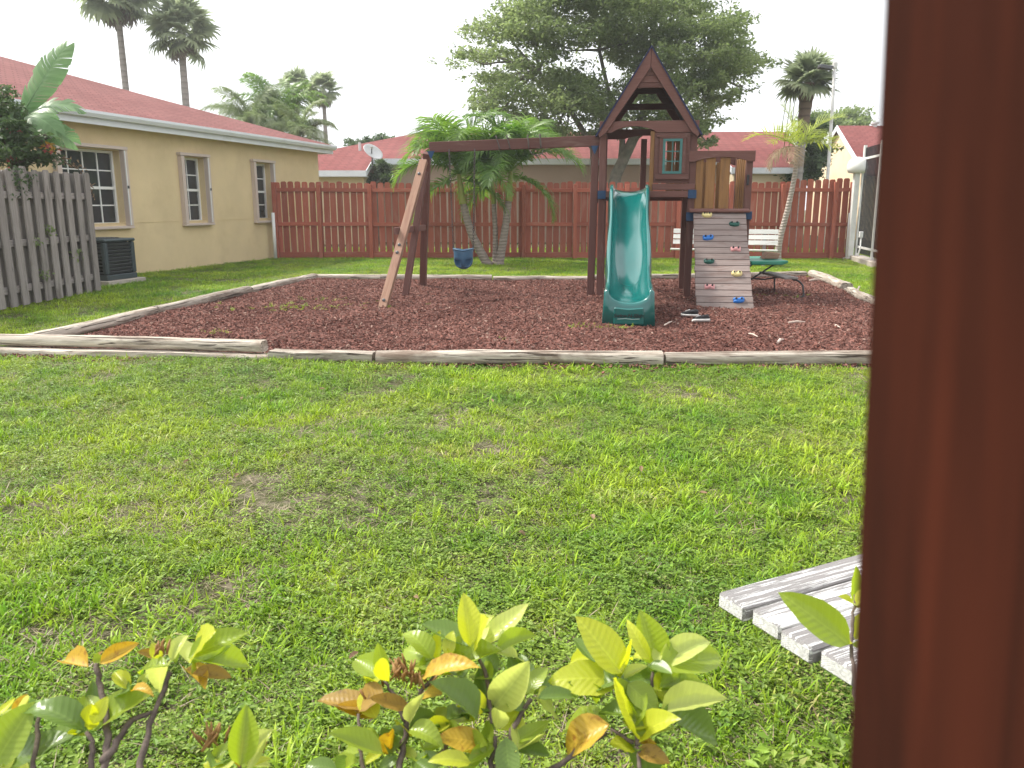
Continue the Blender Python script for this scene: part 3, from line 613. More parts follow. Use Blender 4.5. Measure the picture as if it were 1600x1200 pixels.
tip = cc + q @ Vector((-0.30, -0.10, 0.36)); MB().tube([cc + q @ Vector((0, -0.0, -0.02)), tip], 0.018).build('feed_arm', 'steel', D)
MB().tube([tip, tip + q @ Vector((-.04, -.02, 0.08))], 0.045).build('receiver', 'dish', D)
# gabled house at right
G = empty('gabled_house', (0, 0, 0)); tag(G, 'pale cream gabled house with red roof beyond the iron fence', 'house')
X0, ya, yb, ze, za = 13.0, 31.0, 36.7, 2.50, 4.26; ym = (ya + yb) / 2
mb = MB(); V = [(X0, ya, -0.1), (X0, yb, -0.1), (X0, yb, ze), (X0, ym, za), (X0, ya, ze)]; V2 = [(x + 9, y, z) for x, y, z in V]
mb.add(V + V2, [(0, 1, 2, 3, 4), (9, 8, 7, 6, 5), (0, 4, 9, 5), (1, 6, 7, 2)]); mb.build('wall', 'stucco_peach', G)
sg = (za - ze) / (ym - ya)
mb = MB()
for s in (-1, 1):
    ye = ym + s * (ym - ya + 0.35); zz = za - sg * (ym - ya + 0.35)
    a, b = (ym, za + 0.09), (ye, zz + 0.09)
    mb.prism([a, b, (b[0], b[1] - 0.06), (a[0], a[1] - 0.06)], X0 - 0.12, X0 + 9.3, lambda x, y, z: (y, x, z))
rf3 = mb.build('roof', 'roof_far', G)
mb = MB()
for s in (-1, 1):
    ye = ym + s * (ym - ya + 0.35); zz = za - sg * (ym - ya + 0.35)
    a, b = (ym, za + 0.10), (ye, zz + 0.10)
    mb.prism([a, b, (b[0], b[1] - 0.2), (a[0], a[1] - 0.2)], X0 - 0.16, X0 - 0.122, lambda x, y, z: (y, x, z))
mb.build('rake_board', 'fascia', G)
MB().lathe([(0.10, 0), (0.10, 0.12), (0.16, 0.13), (0.16, 0.2), (0.02, 0.22)], 12, (X0 + 1.35, ym, za + 0.02)).build('roof_vent', 'dish', rf3)

# ================================================================== RED PICKET FENCE
F0, F1 = Vector((-5.88, 20.72, 0)), Vector((8.33, 20.42, 0)); fd = (F1 - F0).normalized(); FL = (F1 - F0).length; fb = Vector((-fd.y, fd.x, 0))
RF = empty('picket_fence', (0, 0, 0)); tag(RF, 'red stained wooden picket fence running across the back of the yard', 'fence')
s = 0.09; k = 0
while s < FL - 0.05:
    top = 1.85 + random.uniform(-0.025, 0.025) + (0.07 if s > 12.75 else 0); p = F0 + fd * s + fb * 0.035
    lean = random.gauss(0, 0.009); w = 0.142
    board('picket', p + Vector((0, 0, 0.07)), p + Vector((lean, 0, round(top, 2))), w, 0.018, 'fence_red', RF, up=-fb, bevel=0.0, end='dogear')
    s += 0.172 + random.uniform(-0.008, 0.008); k += 1
bay = [0.03] + [1.13 + 1.26 * i for i in range(11)] + [FL - 0.09]
for i, b in enumerate(bay):
    p = F0 + fd * b - fb * 0.05
    board('post', p, p + Vector((0, 0, 1.80 if 0 < i < 11 else 1.85)), 0.095, 0.095, 'fence_red', RF, up=-fb, bevel=0.006)
for a, b in zip(bay[:-1], bay[1:]):
    for z, h in ((1.665, 0.09), (0.84, 0.09), (0.09, 0.14)):
        p, q = F0 + fd * (a + 0.05) - fb * 0.003, F0 + fd * (b - 0.05) - fb * 0.003; dz = random.uniform(-0.012, 0.012)
        board('rail', p + Vector((0, 0, z + dz)), q + Vector((0, 0, z + random.uniform(-0.012, 0.012))), h, 0.036, 'fence_red', RF, up=-fb)
for nm, s_, lab in (('white_pipe', 0.0, 'white plastic pipe stub where the red fence meets the yellow house'), ('white_pipe', FL - 0.12, 'white plastic pipe stub at the free end of the red fence')):
    p = F0 + fd * s_ - fb * 0.135
    mb = MB(); mb.lathe([(0.042, 0), (0.042, 1.12), (0.036, 1.12), (0.036, 1.0)], 12, (0, 0, 0)); o = mb.build(nm, 'white_vinyl', None, True); o.location = p; tag(o, lab, 'pipe', 'white pipe stubs at the fence ends')

# ================================================================== GREY FENCE AT LEFT
GF = empty('weathered_fence', (0, 0, 0)); tag(GF, 'weathered grey board fence with shadowbox pickets beside the lawn', 'fence')
ga, gb = Vector((-6.62, 7.6, 0)), Vector((-6.40, 12.68, 0)); gd = (gb - ga).normalized(); gl = (gb - ga).length; gn = Vector((gd.y, -gd.x, 0))
i = 0; s = gl - 0.07
while s > 0:
    p = ga + gd * s + gn * 0.045; h = 1.80 + random.uniform(-0.03, 0.02)
    board('picket', p + Vector((0, 0, 0.03)), p + Vector((0, 0, round(h, 2))) + gd * random.gauss(0, 0.012), 0.135, 0.018, 'fence_grey', GF, up=gn, bevel=0.0, end='dogear')
    p2 = ga + gd * (s + 0.015) - gn * 0.042
    board('picket', p2 + Vector((0, 0, 0.03)), p2 + Vector((0, 0, round(h - 0.02, 2))), 0.135, 0.018, 'fence_grey', GF, up=gn, bevel=0.0, end='dogear')
    s -= 0.252 + random.uniform(-0.012, 0.012); i += 1
for z in (1.45, 0.83, 0.24):
    for a, b in ((0, 2.4), (2.42, gl)): board('rail', ga + gd * a + Vector((0, 0, z)), ga + gd * b + Vector((0, 0, z + random.uniform(-.01, .01))), 0.09, 0.04, 'fence_grey', GF, up=gn)
for s in (0.1, 2.4, gl - 0.2): p = ga + gd * s - gn * 0.09; board('post', p, p + Vector((0, 0, 1.7)), 0.09, 0.09, 'fence_grey', GF, up=gn)

# ================================================================== TIMBERS ROUND THE MULCH
def timber(a, b, r, label, name='landscape_timber', sag=0.0, flat=False, z=None):
    a, b = Vector(a), Vector(b); L = (b - a).length; n = max(4, int(L / 0.22)); path = []; rad = []; ph = random.uniform(0, 6)
    for i in range(n + 1):
        t = i / n; path.append(Vector((L * (t - 0.5), 0.012 * math.sin(t * 5 + ph), 0.008 * math.sin(t * 7 + ph) - sag * math.sin(t * math.pi))))
        rad.append(r * (1 + 0.08 * math.sin(t * 9 + ph) + random.uniform(-0.07, 0.07)))
    mb = MB(); mb.tube(path, rad, 14)
    out = []
    for (x, y, zz) in mb.v:
        q = max(-0.72 * r, min(0.78 * r, zz)) if not flat else max(-0.5 * r, min(0.5 * r, zz))
        out.append((x, y + random.uniform(-1, 1) * r * 0.03, q + random.uniform(-1, 1) * r * 0.04))
    mb.v = out; o = mb.build(name, 'log', None, True)
    o.data.set_sharp_from_angle(angle=R(50))
    m = frame(a, b); m.translation.z = z if z is not None else (r * 0.72 if not flat else r * 0.5); o.matrix_world = m
    tag(o, label, 'timber', 'timbers edging the mulch bed'); return o
def gp(px, py): p = gnd(px, py); return (p.x, p.y, 0)
TG = 'timber'
timber((-4.85, 7.44, 0), (-2.16, 7.05, 0), 0.066, 'pale rounded front timber at the left corner, resting on a flat timber', z=0.125)
timber((-4.72, 7.36, 0), (-2.05, 6.97, 0), 0.075, 'flat dark timber lying under the pale rounded timber at the left corner', flat=True, z=0.03)
timber((-2.08, 6.99, 0), (-1.18, 6.87, 0), 0.078, 'short cracked low front timber, second from the left corner', flat=True, z=0.065)
timber((-1.15, 6.87, 0), (1.27, 6.81, 0), 0.074, 'long straight front timber directly in front of the green slide', z=0.062)
timber((1.29, 6.81, 0), (4.6, 6.83, 0), 0.073, 'long front timber running right towards the blurred brown post', z=0.06)
timber((-4.62, 7.5, 0), (-4.33, 9.85, 0), 0.07, 'nearest timber along the left side of the mulch bed', z=0.07)
timber((-4.32, 9.87, 0), (-3.97, 12.35, 0), 0.075, 'middle timber along the left side of the mulch bed', z=0.07)
timber((-3.96, 12.37, 0), (-3.56, 14.78, 0), 0.07, 'farthest timber along the left side of the mulch bed', z=0.06)
timber((-3.55, 14.83, 0), (-2.28, 14.66, 0), 0.066, 'short back timber at the far left corner of the bed', z=0.05)
timber((-2.32, 14.55, 0), (-0.35, 14.45, 0), 0.072, 'back timber behind the swing frame legs', z=0.06)
timber((-0.33, 14.45, 0), (1.35, 14.47, 0), 0.066, 'back timber in front of the triple trunk palm', z=0.045)
timber((1.38, 14.50, 0), (3.15, 14.74, 0), 0.07, 'back timber seen between the slide and the tower posts', z=0.06)
timber((3.18, 14.78, 0), (5.42, 15.26, 0), 0.072, 'back timber behind the small picnic table', z=0.06)
timber((5.55, 15.22, 0), (5.19, 12.7, 0), 0.088, 'thick pale timber running forward from the far right corner', z=0.075)
timber((5.12, 12.45, 0), (4.86, 10.95, 0), 0.07, 'splintered rotten timber on the right side of the bed', z=0.05)
timber((4.84, 10.9, 0), (4.6, 8.8, 0), 0.07, 'right side timber going behind the blurred post', z=0.05)
for k in range(9):
    a = Vector((5.1 + random.uniform(-.1, .06), 12.2 + random.uniform(-.3, .4), 0.07)); b = a + Vector((random.uniform(-.12, .1), random.uniform(-.28, .28), random.uniform(-.02, .09)))
    if k == 0: chunk = MB()
    chunk.bar(a, b, random.uniform(.02, .05), random.uniform(.008, .02))
o = chunk.build('wood_splinters', 'log'); tag(o, 'broken wood splinters at the rotten right side timber', kind='stuff')

# ================================================================== PLAYSET
PS = empty('playset', (1.28, 11.98, 0), -R(7.3)); tag(PS, 'brown wooden playset with peaked tower, green slide, climbing ramp and swing beam', 'playset')
B = 'play_brown'
def pb(name, a, b, w, t, up=(0, -1, 0), mat=B, bevel=0.005): return board(name, a, b, w, t, mat, PS, up, bevel)
def V3(*a): return Vector(a)
W, DP = 1.25, 1.05
for x, y, h in ((0, 0, 2.36), (W, 0, 2.36), (0, DP, 2.36), (W, DP, 2.36)): pb('post', (x, y, 0), (x, y, h), 0.095, 0.095)
pb('post', (0.60, DP + 0.05, 0), (0.60, DP + 0.05, 2.30), 0.09, 0.04)
pb('swing_post', (-0.135, 0.05, 0), (-0.105, 0.05, 2.13), 0.105, 0.10)
# arched header under the roof, front and back
def header(y, x0, x1, z0, z1, ax0, ax1, ah, th=0.035, name='arched_header', mat=B):
    pts = [(x0, z1), (x0, z0)]
    if ax1 > ax0:
        for k in range(13):
            t = k / 12; s = t * t * (3 - 2 * t) if t < .5 else None
            e = math.sin(math.pi * t) ** 0.7; pts.append((ax0 + (ax1 - ax0) * t, z0 + ah * e))
    pts += [(x1, z0), (x1, z1)]
    return MB().prism(pts, y - th / 2, y + th / 2).build(name, mat, PS, bevel=0.003)
header(-0.068, -0.05, 1.31, 2.30, 2.455, 0.12, 0.74, 0.085)
header(DP + 0.068, -0.05, 1.31, 2.30, 2.445, 0.3, 0.95, 0.05)
AP = V3(0.625, 0, 3.40)
for y in (-0.107, DP + 0.107):
    for sgn in (-1, 1):
        e = V3(0.625 + sgn * 0.675, y, 2.33); a = V3(0.625 + sgn * 0.012, y, 3.335)
        d = (a - e).normalized(); nrm = V3(-d.z * -sgn, 0, d.x * -sgn)
        # trimmed rafter: plumb cut at the ridge and level cut at the foot
        w = 0.125; x0 = 0.625 + sgn * 0.70; slope = (3.40 - 2.285) / 0.70
        pts = [(0.625 + sgn * 0.002, 3.40), (x0, 2.285), (x0 - sgn * 0.03, 2.235), (x0 - sgn * 0.115, 2.30), (0.625 + sgn * 0.002, 3.40 - 0.255)]
        MB().prism(pts, y - 0.02, y + 0.02).build('rafter', B, PS, bevel=0.003)
for sgn in (-1, 1):
    x0 = 0.625 + sgn * 0.735; pts = [(0.625, 3.432), (x0, 2.262), (x0 - sgn * 0.022, 2.25), (0.625, 3.398)]
    MB().prism(pts, -0.14, DP + 0.14).build('roof_panel', 'tarp', PS)
for k, (z0, z1) in enumerate(((3.05, 3.145), (2.955, 3.046), (2.86, 2.951))):
    hw = lambda z: (3.36 - z) * 0.62 * 0.98 - 0.055
    pts = [(0.625 - hw(z0), z0), (0.625 + hw(z0), z0), (0.625 + max(0.01, hw(z1)), z1), (0.625 - max(0.01, hw(z1)), z1)]
    if k == 2:
        low = [(0.625 + hw(z0) * math.cos(a), z0 - 0.0 + 0.03 * math.sin(a)) for a in np.linspace(math.pi, 0, 9)]; pts = low + pts[2:]
    for y in (-0.072, DP + 0.072):
        if y > 0 and k < 2 or y < 0: MB().prism(pts, y - 0.011, y + 0.011).build('gable_board', B, PS, bevel=0.002)
pb('collar_beam', (0.20, DP + 0.07, 2.77), (1.05, DP + 0.07, 2.77), 0.09, 0.035)
for x, y in ((0.15, 0.02), (0.15, DP - 0.02)): pass
for sgn in (-1, 1): pb('purlin', (0.625 + sgn * 0.64, -0.08, 2.335), (0.625 + sgn * 0.64, DP + 0.08, 2.335), 0.06, 0.035, (0, 0, 1))
# deck
for k in range(8): pb('deck_board', (0.06, 0.07 + k * 0.13, 1.475), (W - 0.06, 0.07 + k * 0.13, 1.475), 0.122, 0.025, (0, 0, 1))
pb('deck_beam', (-0.03, -0.068, 1.468), (W + 0.04, -0.068, 1.468), 0.085, 0.035)
pb('deck_beam', (-0.03, DP + 0.068, 1.44), (W + 0.04, DP + 0.068, 1.44), 0.12, 0.035)
for x in (-0.066, W + 0.066): pb('deck_beam', (x, 0.05, 1.40), (x, DP - 0.05, 1.40), 0.10, 0.035, (1, 0, 0))
pb('low_rail', (0.70, -0.068, 1.568), (W + 0.04, -0.068, 1.568), 0.085, 0.035)
def bracket(x, z, s=0.115): MB().box((x, -0.09, z), (s, 0.012, s)).build('bracket', 'bracket', PS, bevel=0.002)
bracket(0.0, 1.46); bracket(W + 0.005, 1.468)
# window panel
wp = MB(); x0, x1, z0, z1 = 0.715, 1.20, 1.62, 2.295; ox0, ox1, oz0, oz1 = 0.83, 1.095, 1.745, 2.215; y = -0.062
for (a, b, c, d) in ((x0, ox0, z0, z1), (ox1, x1, z0, z1), (ox0, ox1, z0, oz0), (ox0, ox1, oz1, z1)): wp.box(((a + b) / 2, y, (c + d) / 2), (b - a, 0.024, d - c))
wpo = wp.build('window_panel', B, PS)
cs = MB(); c = 0.05
for (a, b, q, d) in ((ox0 - c, ox0 - 0.002, oz0, oz1), (ox1 + 0.002, ox1 + c, oz0, oz1), (ox0 - c, ox1 + c, oz1 + 0.001, oz1 + c)): cs.box(((a + b) / 2, y - 0.022, (q + d) / 2), (b - a, 0.019, d - q))
cs.build('window_casing', B, wpo, bevel=0.002)
MB().box((0.965, y - 0.03, oz0 - 0.045), (0.46, 0.05, 0.07)).build('window_sill', B, wpo, bevel=0.006)
MB().box((0.90, y - 0.022, 2.25), (0.32, 0.03, 0.022)).build('shutter_rail', B, wpo, bevel=0.002)
wf = MB(); t_ = 0.035
for (a, b, q, d) in ((ox0, ox0 + t_, oz0, oz1), (ox1 - t_, ox1, oz0, oz1), (ox0 + t_, ox1 - t_, oz0, oz0 + t_), (ox0 + t_, ox1 - t_, oz1 - t_, oz1)): wf.box(((a + b) / 2, y - 0.016, (q + d) / 2), (b - a - 0.001, 0.03, d - q - 0.001))
wf.box(((ox0 + ox1) / 2, y - 0.012, (oz0 + oz1) / 2), (0.014, 0.014, oz1 - oz0 - 2 * t_))
for k in (1, 2): wf.box(((ox0 + ox1) / 2, y - 0.010, oz0 + t_ + (oz1 - oz0 - 2 * t_) * k / 3), (ox1 - ox0 - 2 * t_, 0.013, 0.014))
wf.build('window_frame', 'teal', wpo)
pb('side_board', (0.685, -0.052, 1.50), (0.685, -0.052, 2.32), 0.06, 0.022, mat='cedar')
# cedar boards on the right side wall of the tower (seen through the window) and back rail
for k in range(6): pb('side_board', (W - 0.02, 0.12 + k * 0.16, 1.42), (W - 0.02, 0.12 + k * 0.16, 2.12), 0.125, 0.02, (1, 0, 0), 'cedar')
for x in (1.0, 1.13): pb('back_board', (x, DP - 0.062, 1.45), (x, DP - 0.062, 2.28), 0.118, 0.02, mat='cedar')
# lower bay
X2, ZD = 2.02, 1.21
for x, y, h in ((X2, 0, 2.02), (X2, DP, 2.02)): pb('post', (x, y, 0), (x, y, h), 0.09, 0.09)
header(-0.068, 1.19, 2.085, 1.905, 2.05, 1.27, 2.0, 0.06)
header(DP + 0.068, 1.28, 2.085, 1.905, 2.05, 1.36, 1.96, 0.05)
for x, w in ((1.345, 0.10), (1.495, 0.13), (1.69, 0.135)): pb('guard_board', (x, -0.046, 1.20), (x, -0.046, 1.985), w, 0.018, mat='cedar')
for k in range(5): pb('guard_board', (X2 - 0.03, 0.14 + k * 0.2, 1.22), (X2 - 0.03, 0.14 + k * 0.2, 1.98), 0.10, 0.018, (1, 0, 0), 'cedar')
pb('guard_rail', (X2 - 0.005, 0.05, 1.93), (X2 - 0.005, DP - 0.05, 1.93), 0.09, 0.03, (1, 0, 0))
for x in (1.50, 1.75): pb('guard_board', (x, DP + 0.046, 1.20), (x, DP + 0.046, 1.95), 0.10, 0.018, mat='cedar')
pb('deck_beam', (1.19, -0.07, 1.17), (2.07, -0.07, 1.17), 0.10, 0.035)
pb('deck_beam', (1.28, DP + 0.07, 1.17), (2.07, DP + 0.07, 1.17), 0.10, 0.035)
pb('deck_beam', (X2 + 0.063, 0.05, 1.15), (X2 + 0.063, DP - 0.05, 1.15), 0.10, 0.03, (1, 0, 0))
for k in range(8): pb('deck_board', (1.30, 0.07 + k * 0.13, 1.225), (1.97, 0.07 + k * 0.13, 1.225), 0.122, 0.025, (0, 0, 1))
bracket(1.245, 1.16, 0.12); bracket(2.03, 1.18, 0.11)
MB().box((2.005, -0.06, 1.66), (0.03, 0.04, 0.14)).build('door_latch', 'iron', PS, bevel=0.005)
# climbing ramp: sixteen planks, each its own
rt, rb = V3(0, -0.16, 1.20), V3(0, -1.25, 0.0); dv = (rb - rt); RLn = dv.length; dvn = dv.normalized(); nrm = V3(0, -dvn.z * -1, dvn.y * -1); nrm = V3(0, dvn.z, -dvn.y) if V3(0, dvn.z, -dvn.y).y < 0 else V3(0, -dvn.z, dvn.y)
xl = lambda t: (1.275 - 0.0 * t, 1.985 + 0.015 * t)
np_ = 16; ph = RLn / np_
for k in range(np_):
    t = (k + .5) / np_; c = rt + dvn * RLn * t; a, b = xl(t); jx = random.uniform(-0.006, 0.006)
    board('climbing_plank', V3(a + jx, 0, 0) + c, V3(b + jx, 0, 0) + c, round(ph - 0.006, 4), 0.036, 'climb_plank', PS, nrm, 0.005)
for x in (1.36, 1.9): pb('ramp_bearer', rt + V3(x, 0, 0) - nrm * 0.054, rb + V3(x, 0, 0) - nrm * 0.054, 0.035, 0.07, nrm)
pb('ramp_cap', (1.22, -0.15, 1.245), (2.04, -0.15, 1.245), 0.13, 0.03, (0, -.2, 1))
def hold_mesh(kind):
    mb = MB()
    def blob(c, r, rot=0):
        q = Matrix.Rotation(rot, 3, 'Z'); V = []; n = 10; k = 5
        for i in range(k):
            a = (i / (k - 1)) * math.pi / 2
            for j in range(n): th = j / n * 2 * math.pi; V.append(Vector(c) + q @ Vector((r[0] * math.cos(th) * math.cos(a) ** .6, r[1] * math.sin(th) * math.cos(a) ** .6, r[2] * math.sin(a))))
        F = [(i * n + j, i * n + (j + 1) % n, (i + 1) * n + (j + 1) % n, (i + 1) * n + j) for i in range(k - 1) for j in range(n)] + [tuple((k - 1) * n + j for j in range(n))]
        mb.add(V, F)
    if kind == 'x': blob((0, 0, 0), (0.075, 0.022, 0.034), R(24)); blob((0, 0, 0), (0.075, 0.022, 0.030), R(-24)); blob((-.045, .0, 0), (.022, .036, .026)); blob((.045, 0, 0), (.022, .036, .026))
    elif kind == 'ears': blob((-.036, .004, 0), (.036, .042, .036)); blob((.036, .004, 0), (.036, .042, .036)); blob((0, -.016, 0), (.062, .028, .034))
    elif kind == 'wave': blob((0, -.012, 0), (.074, .03, .034), R(8)); blob((-.042, .014, 0), (.032, .026, .03)); blob((.04, .018, 0), (.038, .03, .034)); blob((.0, .0, 0), (.04, .024, .04), R(-20))
    else: blob((0, -.012, 0), (.068, .030, .036)); blob((-.042, .012, 0), (.03, .028, .03)); blob((.042, .012, 0), (.03, .028, .03))
    me = bpy.data.meshes.new('hold'); me.from_pydata(mb.v, [], mb.f); me.shade_smooth(); return me
hk = {'hold_yellow': 'ears', 'hold_green': 'bean', 'hold_blue': 'wave', 'hold_pink': 'x'}
hm = {}
bolt = MB(); bolt.lathe([(.013, .02), (.013, .043), (.006, .043)], 8); bolt_hole_me = bolt.mesh('bolt')  # raised near-black discs paint the shade of the bolt recesses
for col, u, v in (('hold_yellow', .26, .025), ('hold_green', .77, .125), ('hold_blue', .26, .275), ('hold_pink', .76, .395), ('hold_green', .26, .525), ('hold_yellow', .75, .65), ('hold_pink', .25, .785), ('hold_blue', .75, .915)):
    if col not in hm: hm[col] = hold_mesh(hk[col])
    a, b = xl(v); c = rt + dvn * RLn * v + V3(a + (b - a) * u, 0, 0) + nrm * 0.018
    yv = -dvn; m = Matrix((V3(1, 0, 0), yv, nrm)).transposed().to_4x4(); m.translation = c
    o = link('climbing_hold', hm[col], col, PS, m)
    for s in (-1, 1): link('bolt', bolt_hole_me, 'dark', o, Matrix.Translation((s * .034, .008, 0)))
# swing beam and its frame (beam runs to local -x)
pb('swing_beam', (-2.50, 0.05, 2.135), (-0.02, 0.05, 2.205), 0.145, 0.095)
iv = PS.matrix_basis if False else (Matrix.Translation((1.28, 11.98, 0)) @ Matrix.Rotation(-R(7.3), 4, 'Z')); inv = iv.inverted()
def lp(x, y, z): return inv @ Vector((x, y, z))
pb('swing_leg', lp(-1.665, 10.47, 0.0), lp(-1.255, 12.06, 1.93), 0.105, 0.085, (0, -1, .3), 'leg_worn')
pb('swing_leg', lp(-1.45, 13.35, 0.0), lp(-1.235, 12.36, 2.06), 0.10, 0.095)
pb('swing_leg', lp(-1.56, 11.94, 0.0), lp(-1.265, 12.26, 1.80), 0.09, 0.085)
pb('cross_brace', lp(-1.56, 11.10, 0.98), lp(-1.32, 12.95, 0.98), 0.09, 0.035, (-1, 0, 0))
for x, z in ((-2.47, 2.03), (-0.115, 2.085)):
    MB().prism([(x - .055, z + .05), (x + .055, z + .05), (x + .0, z - .07)], -0.022, -0.010).build('bracket', 'bracket', PS)
for t in (0.06, 0.36, 0.41, 0.9):
    p = lp(-1.665, 10.47, 0) .lerp(lp(-1.255, 12.06, 1.93), t) + V3(0, -.052, .012); MB().lathe([(.022, -.006), (.022, .006), (.012, .012)], 10).build('bolt', 'steel', PS, mtx=Matrix.Translation(p) @ Matrix.Rotation(R(75), 4, 'X'))
# ---- slide
SLX = 0.385
def prof(t):       # t 0..1 along the slide: run towards the camera, bed height
    run = 2.92 * t
    kp = [(0, 1.475), (.05, 1.47), (.10, 1.42), (.20, 1.22), (.30, 1.02), (.40, .86), (.50, .69), (.60, .50), (.70, .36), (.80, .275), (.90, .235), (1.0, .245)]
    for (a, za), (b, zb) in zip(kp[:-1], kp[1:]):
        if t <= b: u = (t - a) / (b - a); return run, za + (zb - za) * u
    return run, kp[-1][1]
NS, rings = 56, []
_zs = [prof(i / NS)[1] for i in range(NS + 1)]
for _ in range(14): _zs = [_zs[0]] + [(_zs[i - 1] + 2 * _zs[i] + _zs[i + 1]) / 4 for i in range(1, NS)] + [_zs[-1]]
for i in range(NS + 1):
    t = i / NS; run, bz = prof(t); bz = _zs[i]; wall = 0.20 + 0.012 * math.sin(t * 11) - .045 * max(0, (t - .75) / .25)
    if t < .16: wall = min(wall, 0.08 + .8 * t)
    hw = 0.222 + 0.003 * math.sin(t * 14); sk = 0.12 + 0.035 * math.sin(t * 17 + 1)
    ow = 0.268 + 0.010 * math.sin(t * 14 + .4) + .004 * t
    base = max(0.0, bz - sk); base = base * max(0.0, 1 - (t - .55) / .33) if t > .55 else base
    top = bz + wall; ring = []
    ring.append((-ow - .01, base)); ring.append((-ow, base + (top - base) * .5)); ring.append((-ow + .008, top - .022)); ring.append((-ow + .022, top - .004)); ring.append((-hw - .012, top))
    for k in range(13):
        a = math.pi * k / 12; ring.append((-hw * math.cos(a) * (1 - .0 * k), bz + wall * (1 - math.sin(a) ** .85)))
    ring += [(-x, z) for x, z in ring[:5][::-1]]
    rings.append([(x, -run, z) for x, z in ring])
mb = MB(); nr = len(rings[0])
for r in rings: mb.v += r
mb.f = [(i * nr + j, i * nr + j + 1, (i + 1) * nr + j + 1, (i + 1) * nr + j) for i in range(NS) for j in range(nr - 1)]
# rounded nose: last ring rolls over and drops to the ground
last = rings[-1]; prev = NS * nr
for u_, dy in ((.0, -.02), (.04, -.036), (.15, -.05), (.45, -.062), (1.0, -.075)):
    n0 = len(mb.v)
    for (x, y, z) in last: mb.v.append((x * (1 + .02 * u_), y + dy * (1 - (abs(x) / .28) ** 4 * .6), z * (1 - u_)))
    mb.f += [(prev + j, prev + j + 1, n0 + j + 1, n0 + j) for j in range(nr - 1)]; prev = n0
SLM = Matrix.Translation((SLX, -0.06, 0.03))
sl_o = mb.build('slide', 'slide', PS, True, mtx=SLM)
sol = sl_o.modifiers.new('thick', 'SOLIDIFY'); sol.thickness = 0.012; sol.offset = -1
fp = MB(); yf = -2.92 - 0.075
fp.prism([(-.165, .015), (.165, .015), (.16, .205), (.10, .20), (0, .19), (-.10, .20), (-.16, .205)], yf - 0.022, yf + .02)
fpo = fp.build('nose_panel', 'slide', sl_o, False, bevel=0.012)
cu = bpy.data.curves.new('lettering', 'FONT'); cu.body = 'Swing-N-Slide'; cu.size = 0.058; cu.extrude = 0.001; cu.align_x = 'CENTER'; cu.shear = 0.15; cu.offset = 0.002
tmp = bpy.data.objects.new('tmp', cu); COL.objects.link(tmp); bpy.context.view_layer.update()
tme = bpy.data.meshes.new_from_object(tmp); bpy.data.objects.remove(tmp)
link('lettering', tme, 'slide_text', sl_o, Matrix.Translation((0, yf - .024, .095)) @ Matrix.Rotation(R(90), 4, 'X'))
MB().tube([(-.12, yf - .024, .078), (-.03, yf - .024, .084), (.04, yf - .024, .077), (.12, yf - .024, .082)], .0025, 5).build('lettering_underline', 'slide_line', sl_o)

# ---- bucket swing
SW = empty('bucket_swing', (0, 0, 0)); tag(SW, 'blue bucket swing for a toddler hanging on chains from the beam', 'swing')
cx, cy = -0.715, 12.19; mb = MB(); n, k = 28, 9; a_, b_ = 0.145, 0.125
for i in range(k):
    t = i / (k - 1)
    for j in range(n):
        th = 2 * math.pi * j / n; rr = (1 - .06 * t) if t < .6 else math.sqrt(max(0.02, 1 - ((t - .6) / .42) ** 2)) * (1 - .06 * t)
        mb.v.append((cx + a_ * rr * math.cos(th), cy + b_ * rr * math.sin(th), .665 - .27 * t + .025 * abs(math.cos(th)) * (1 - t)))
for i in range(k - 1):
    for j in range(n):
        ang = math.degrees(2 * math.pi * (j + .5) / n) - 270; ang = (ang + 180) % 360 - 180
        if 4 <= i <= 6 and 14 < abs(ang) < 62: continue      # two leg holes at the front
        mb.f.append((i * n + j, i * n + (j + 1) % n, (i + 1) * n + (j + 1) % n, (i + 1) * n + j))
mb.f.append(tuple((k - 1) * n + j for j in range(n)))
so = mb.build('seat', 'plastic_blue_dark', SW, True); md = so.modifiers.new('thick', 'SOLIDIFY'); md.thickness = 0.014
MB().tube([(cx + a_ * math.cos(t), cy + b_ * math.sin(t), .665 + .025 * abs(math.cos(t))) for t in np.linspace(0, 2 * math.pi, 29)], .012, 8, False).build('rim', 'plastic_blue_dark', so, True)
def chainmb(a, b, link_l=0.042, r=0.0042):
    a, b = Vector(a), Vector(b); mb = MB(); n = int((b - a).length / (link_l * .74)); fr = frame(a, b).to_3x3()
    for i in range(n):
        c = a.lerp(b, (i + .5) / n); tw = Matrix.Rotation((i % 2) * math.pi / 2 + i * .07, 3, 'X'); P = []
        for t in np.linspace(0, 2 * math.pi, 11): P.append(c + fr @ (tw @ Vector((link_l * .5 * math.cos(t), link_l * .30 * math.sin(t), 0))))
        mb.tube(P, r, 5, False)
    return mb
for s, tx in ((-1, -.905), (1, -.535)):
    top = V3(tx, 12.20 - (tx + .7) * .13, 2.075); bot = V3(cx + s * a_, cy, .70); o = chainmb(top, bot).build('chain', 'chain', SW); o['kind'] = 'stuff'
    hk_ = MB(); hk_.tube([top + V3(0, 0, .03), top, top + V3(0, 0, -.05)], .008, 6); hk_.build('hanger', 'steel', SW)
    MB().tube([bot + V3(0, 0, .03), bot + V3(0, 0, -.05)], .012, 6).build('clip', 'steel', SW)
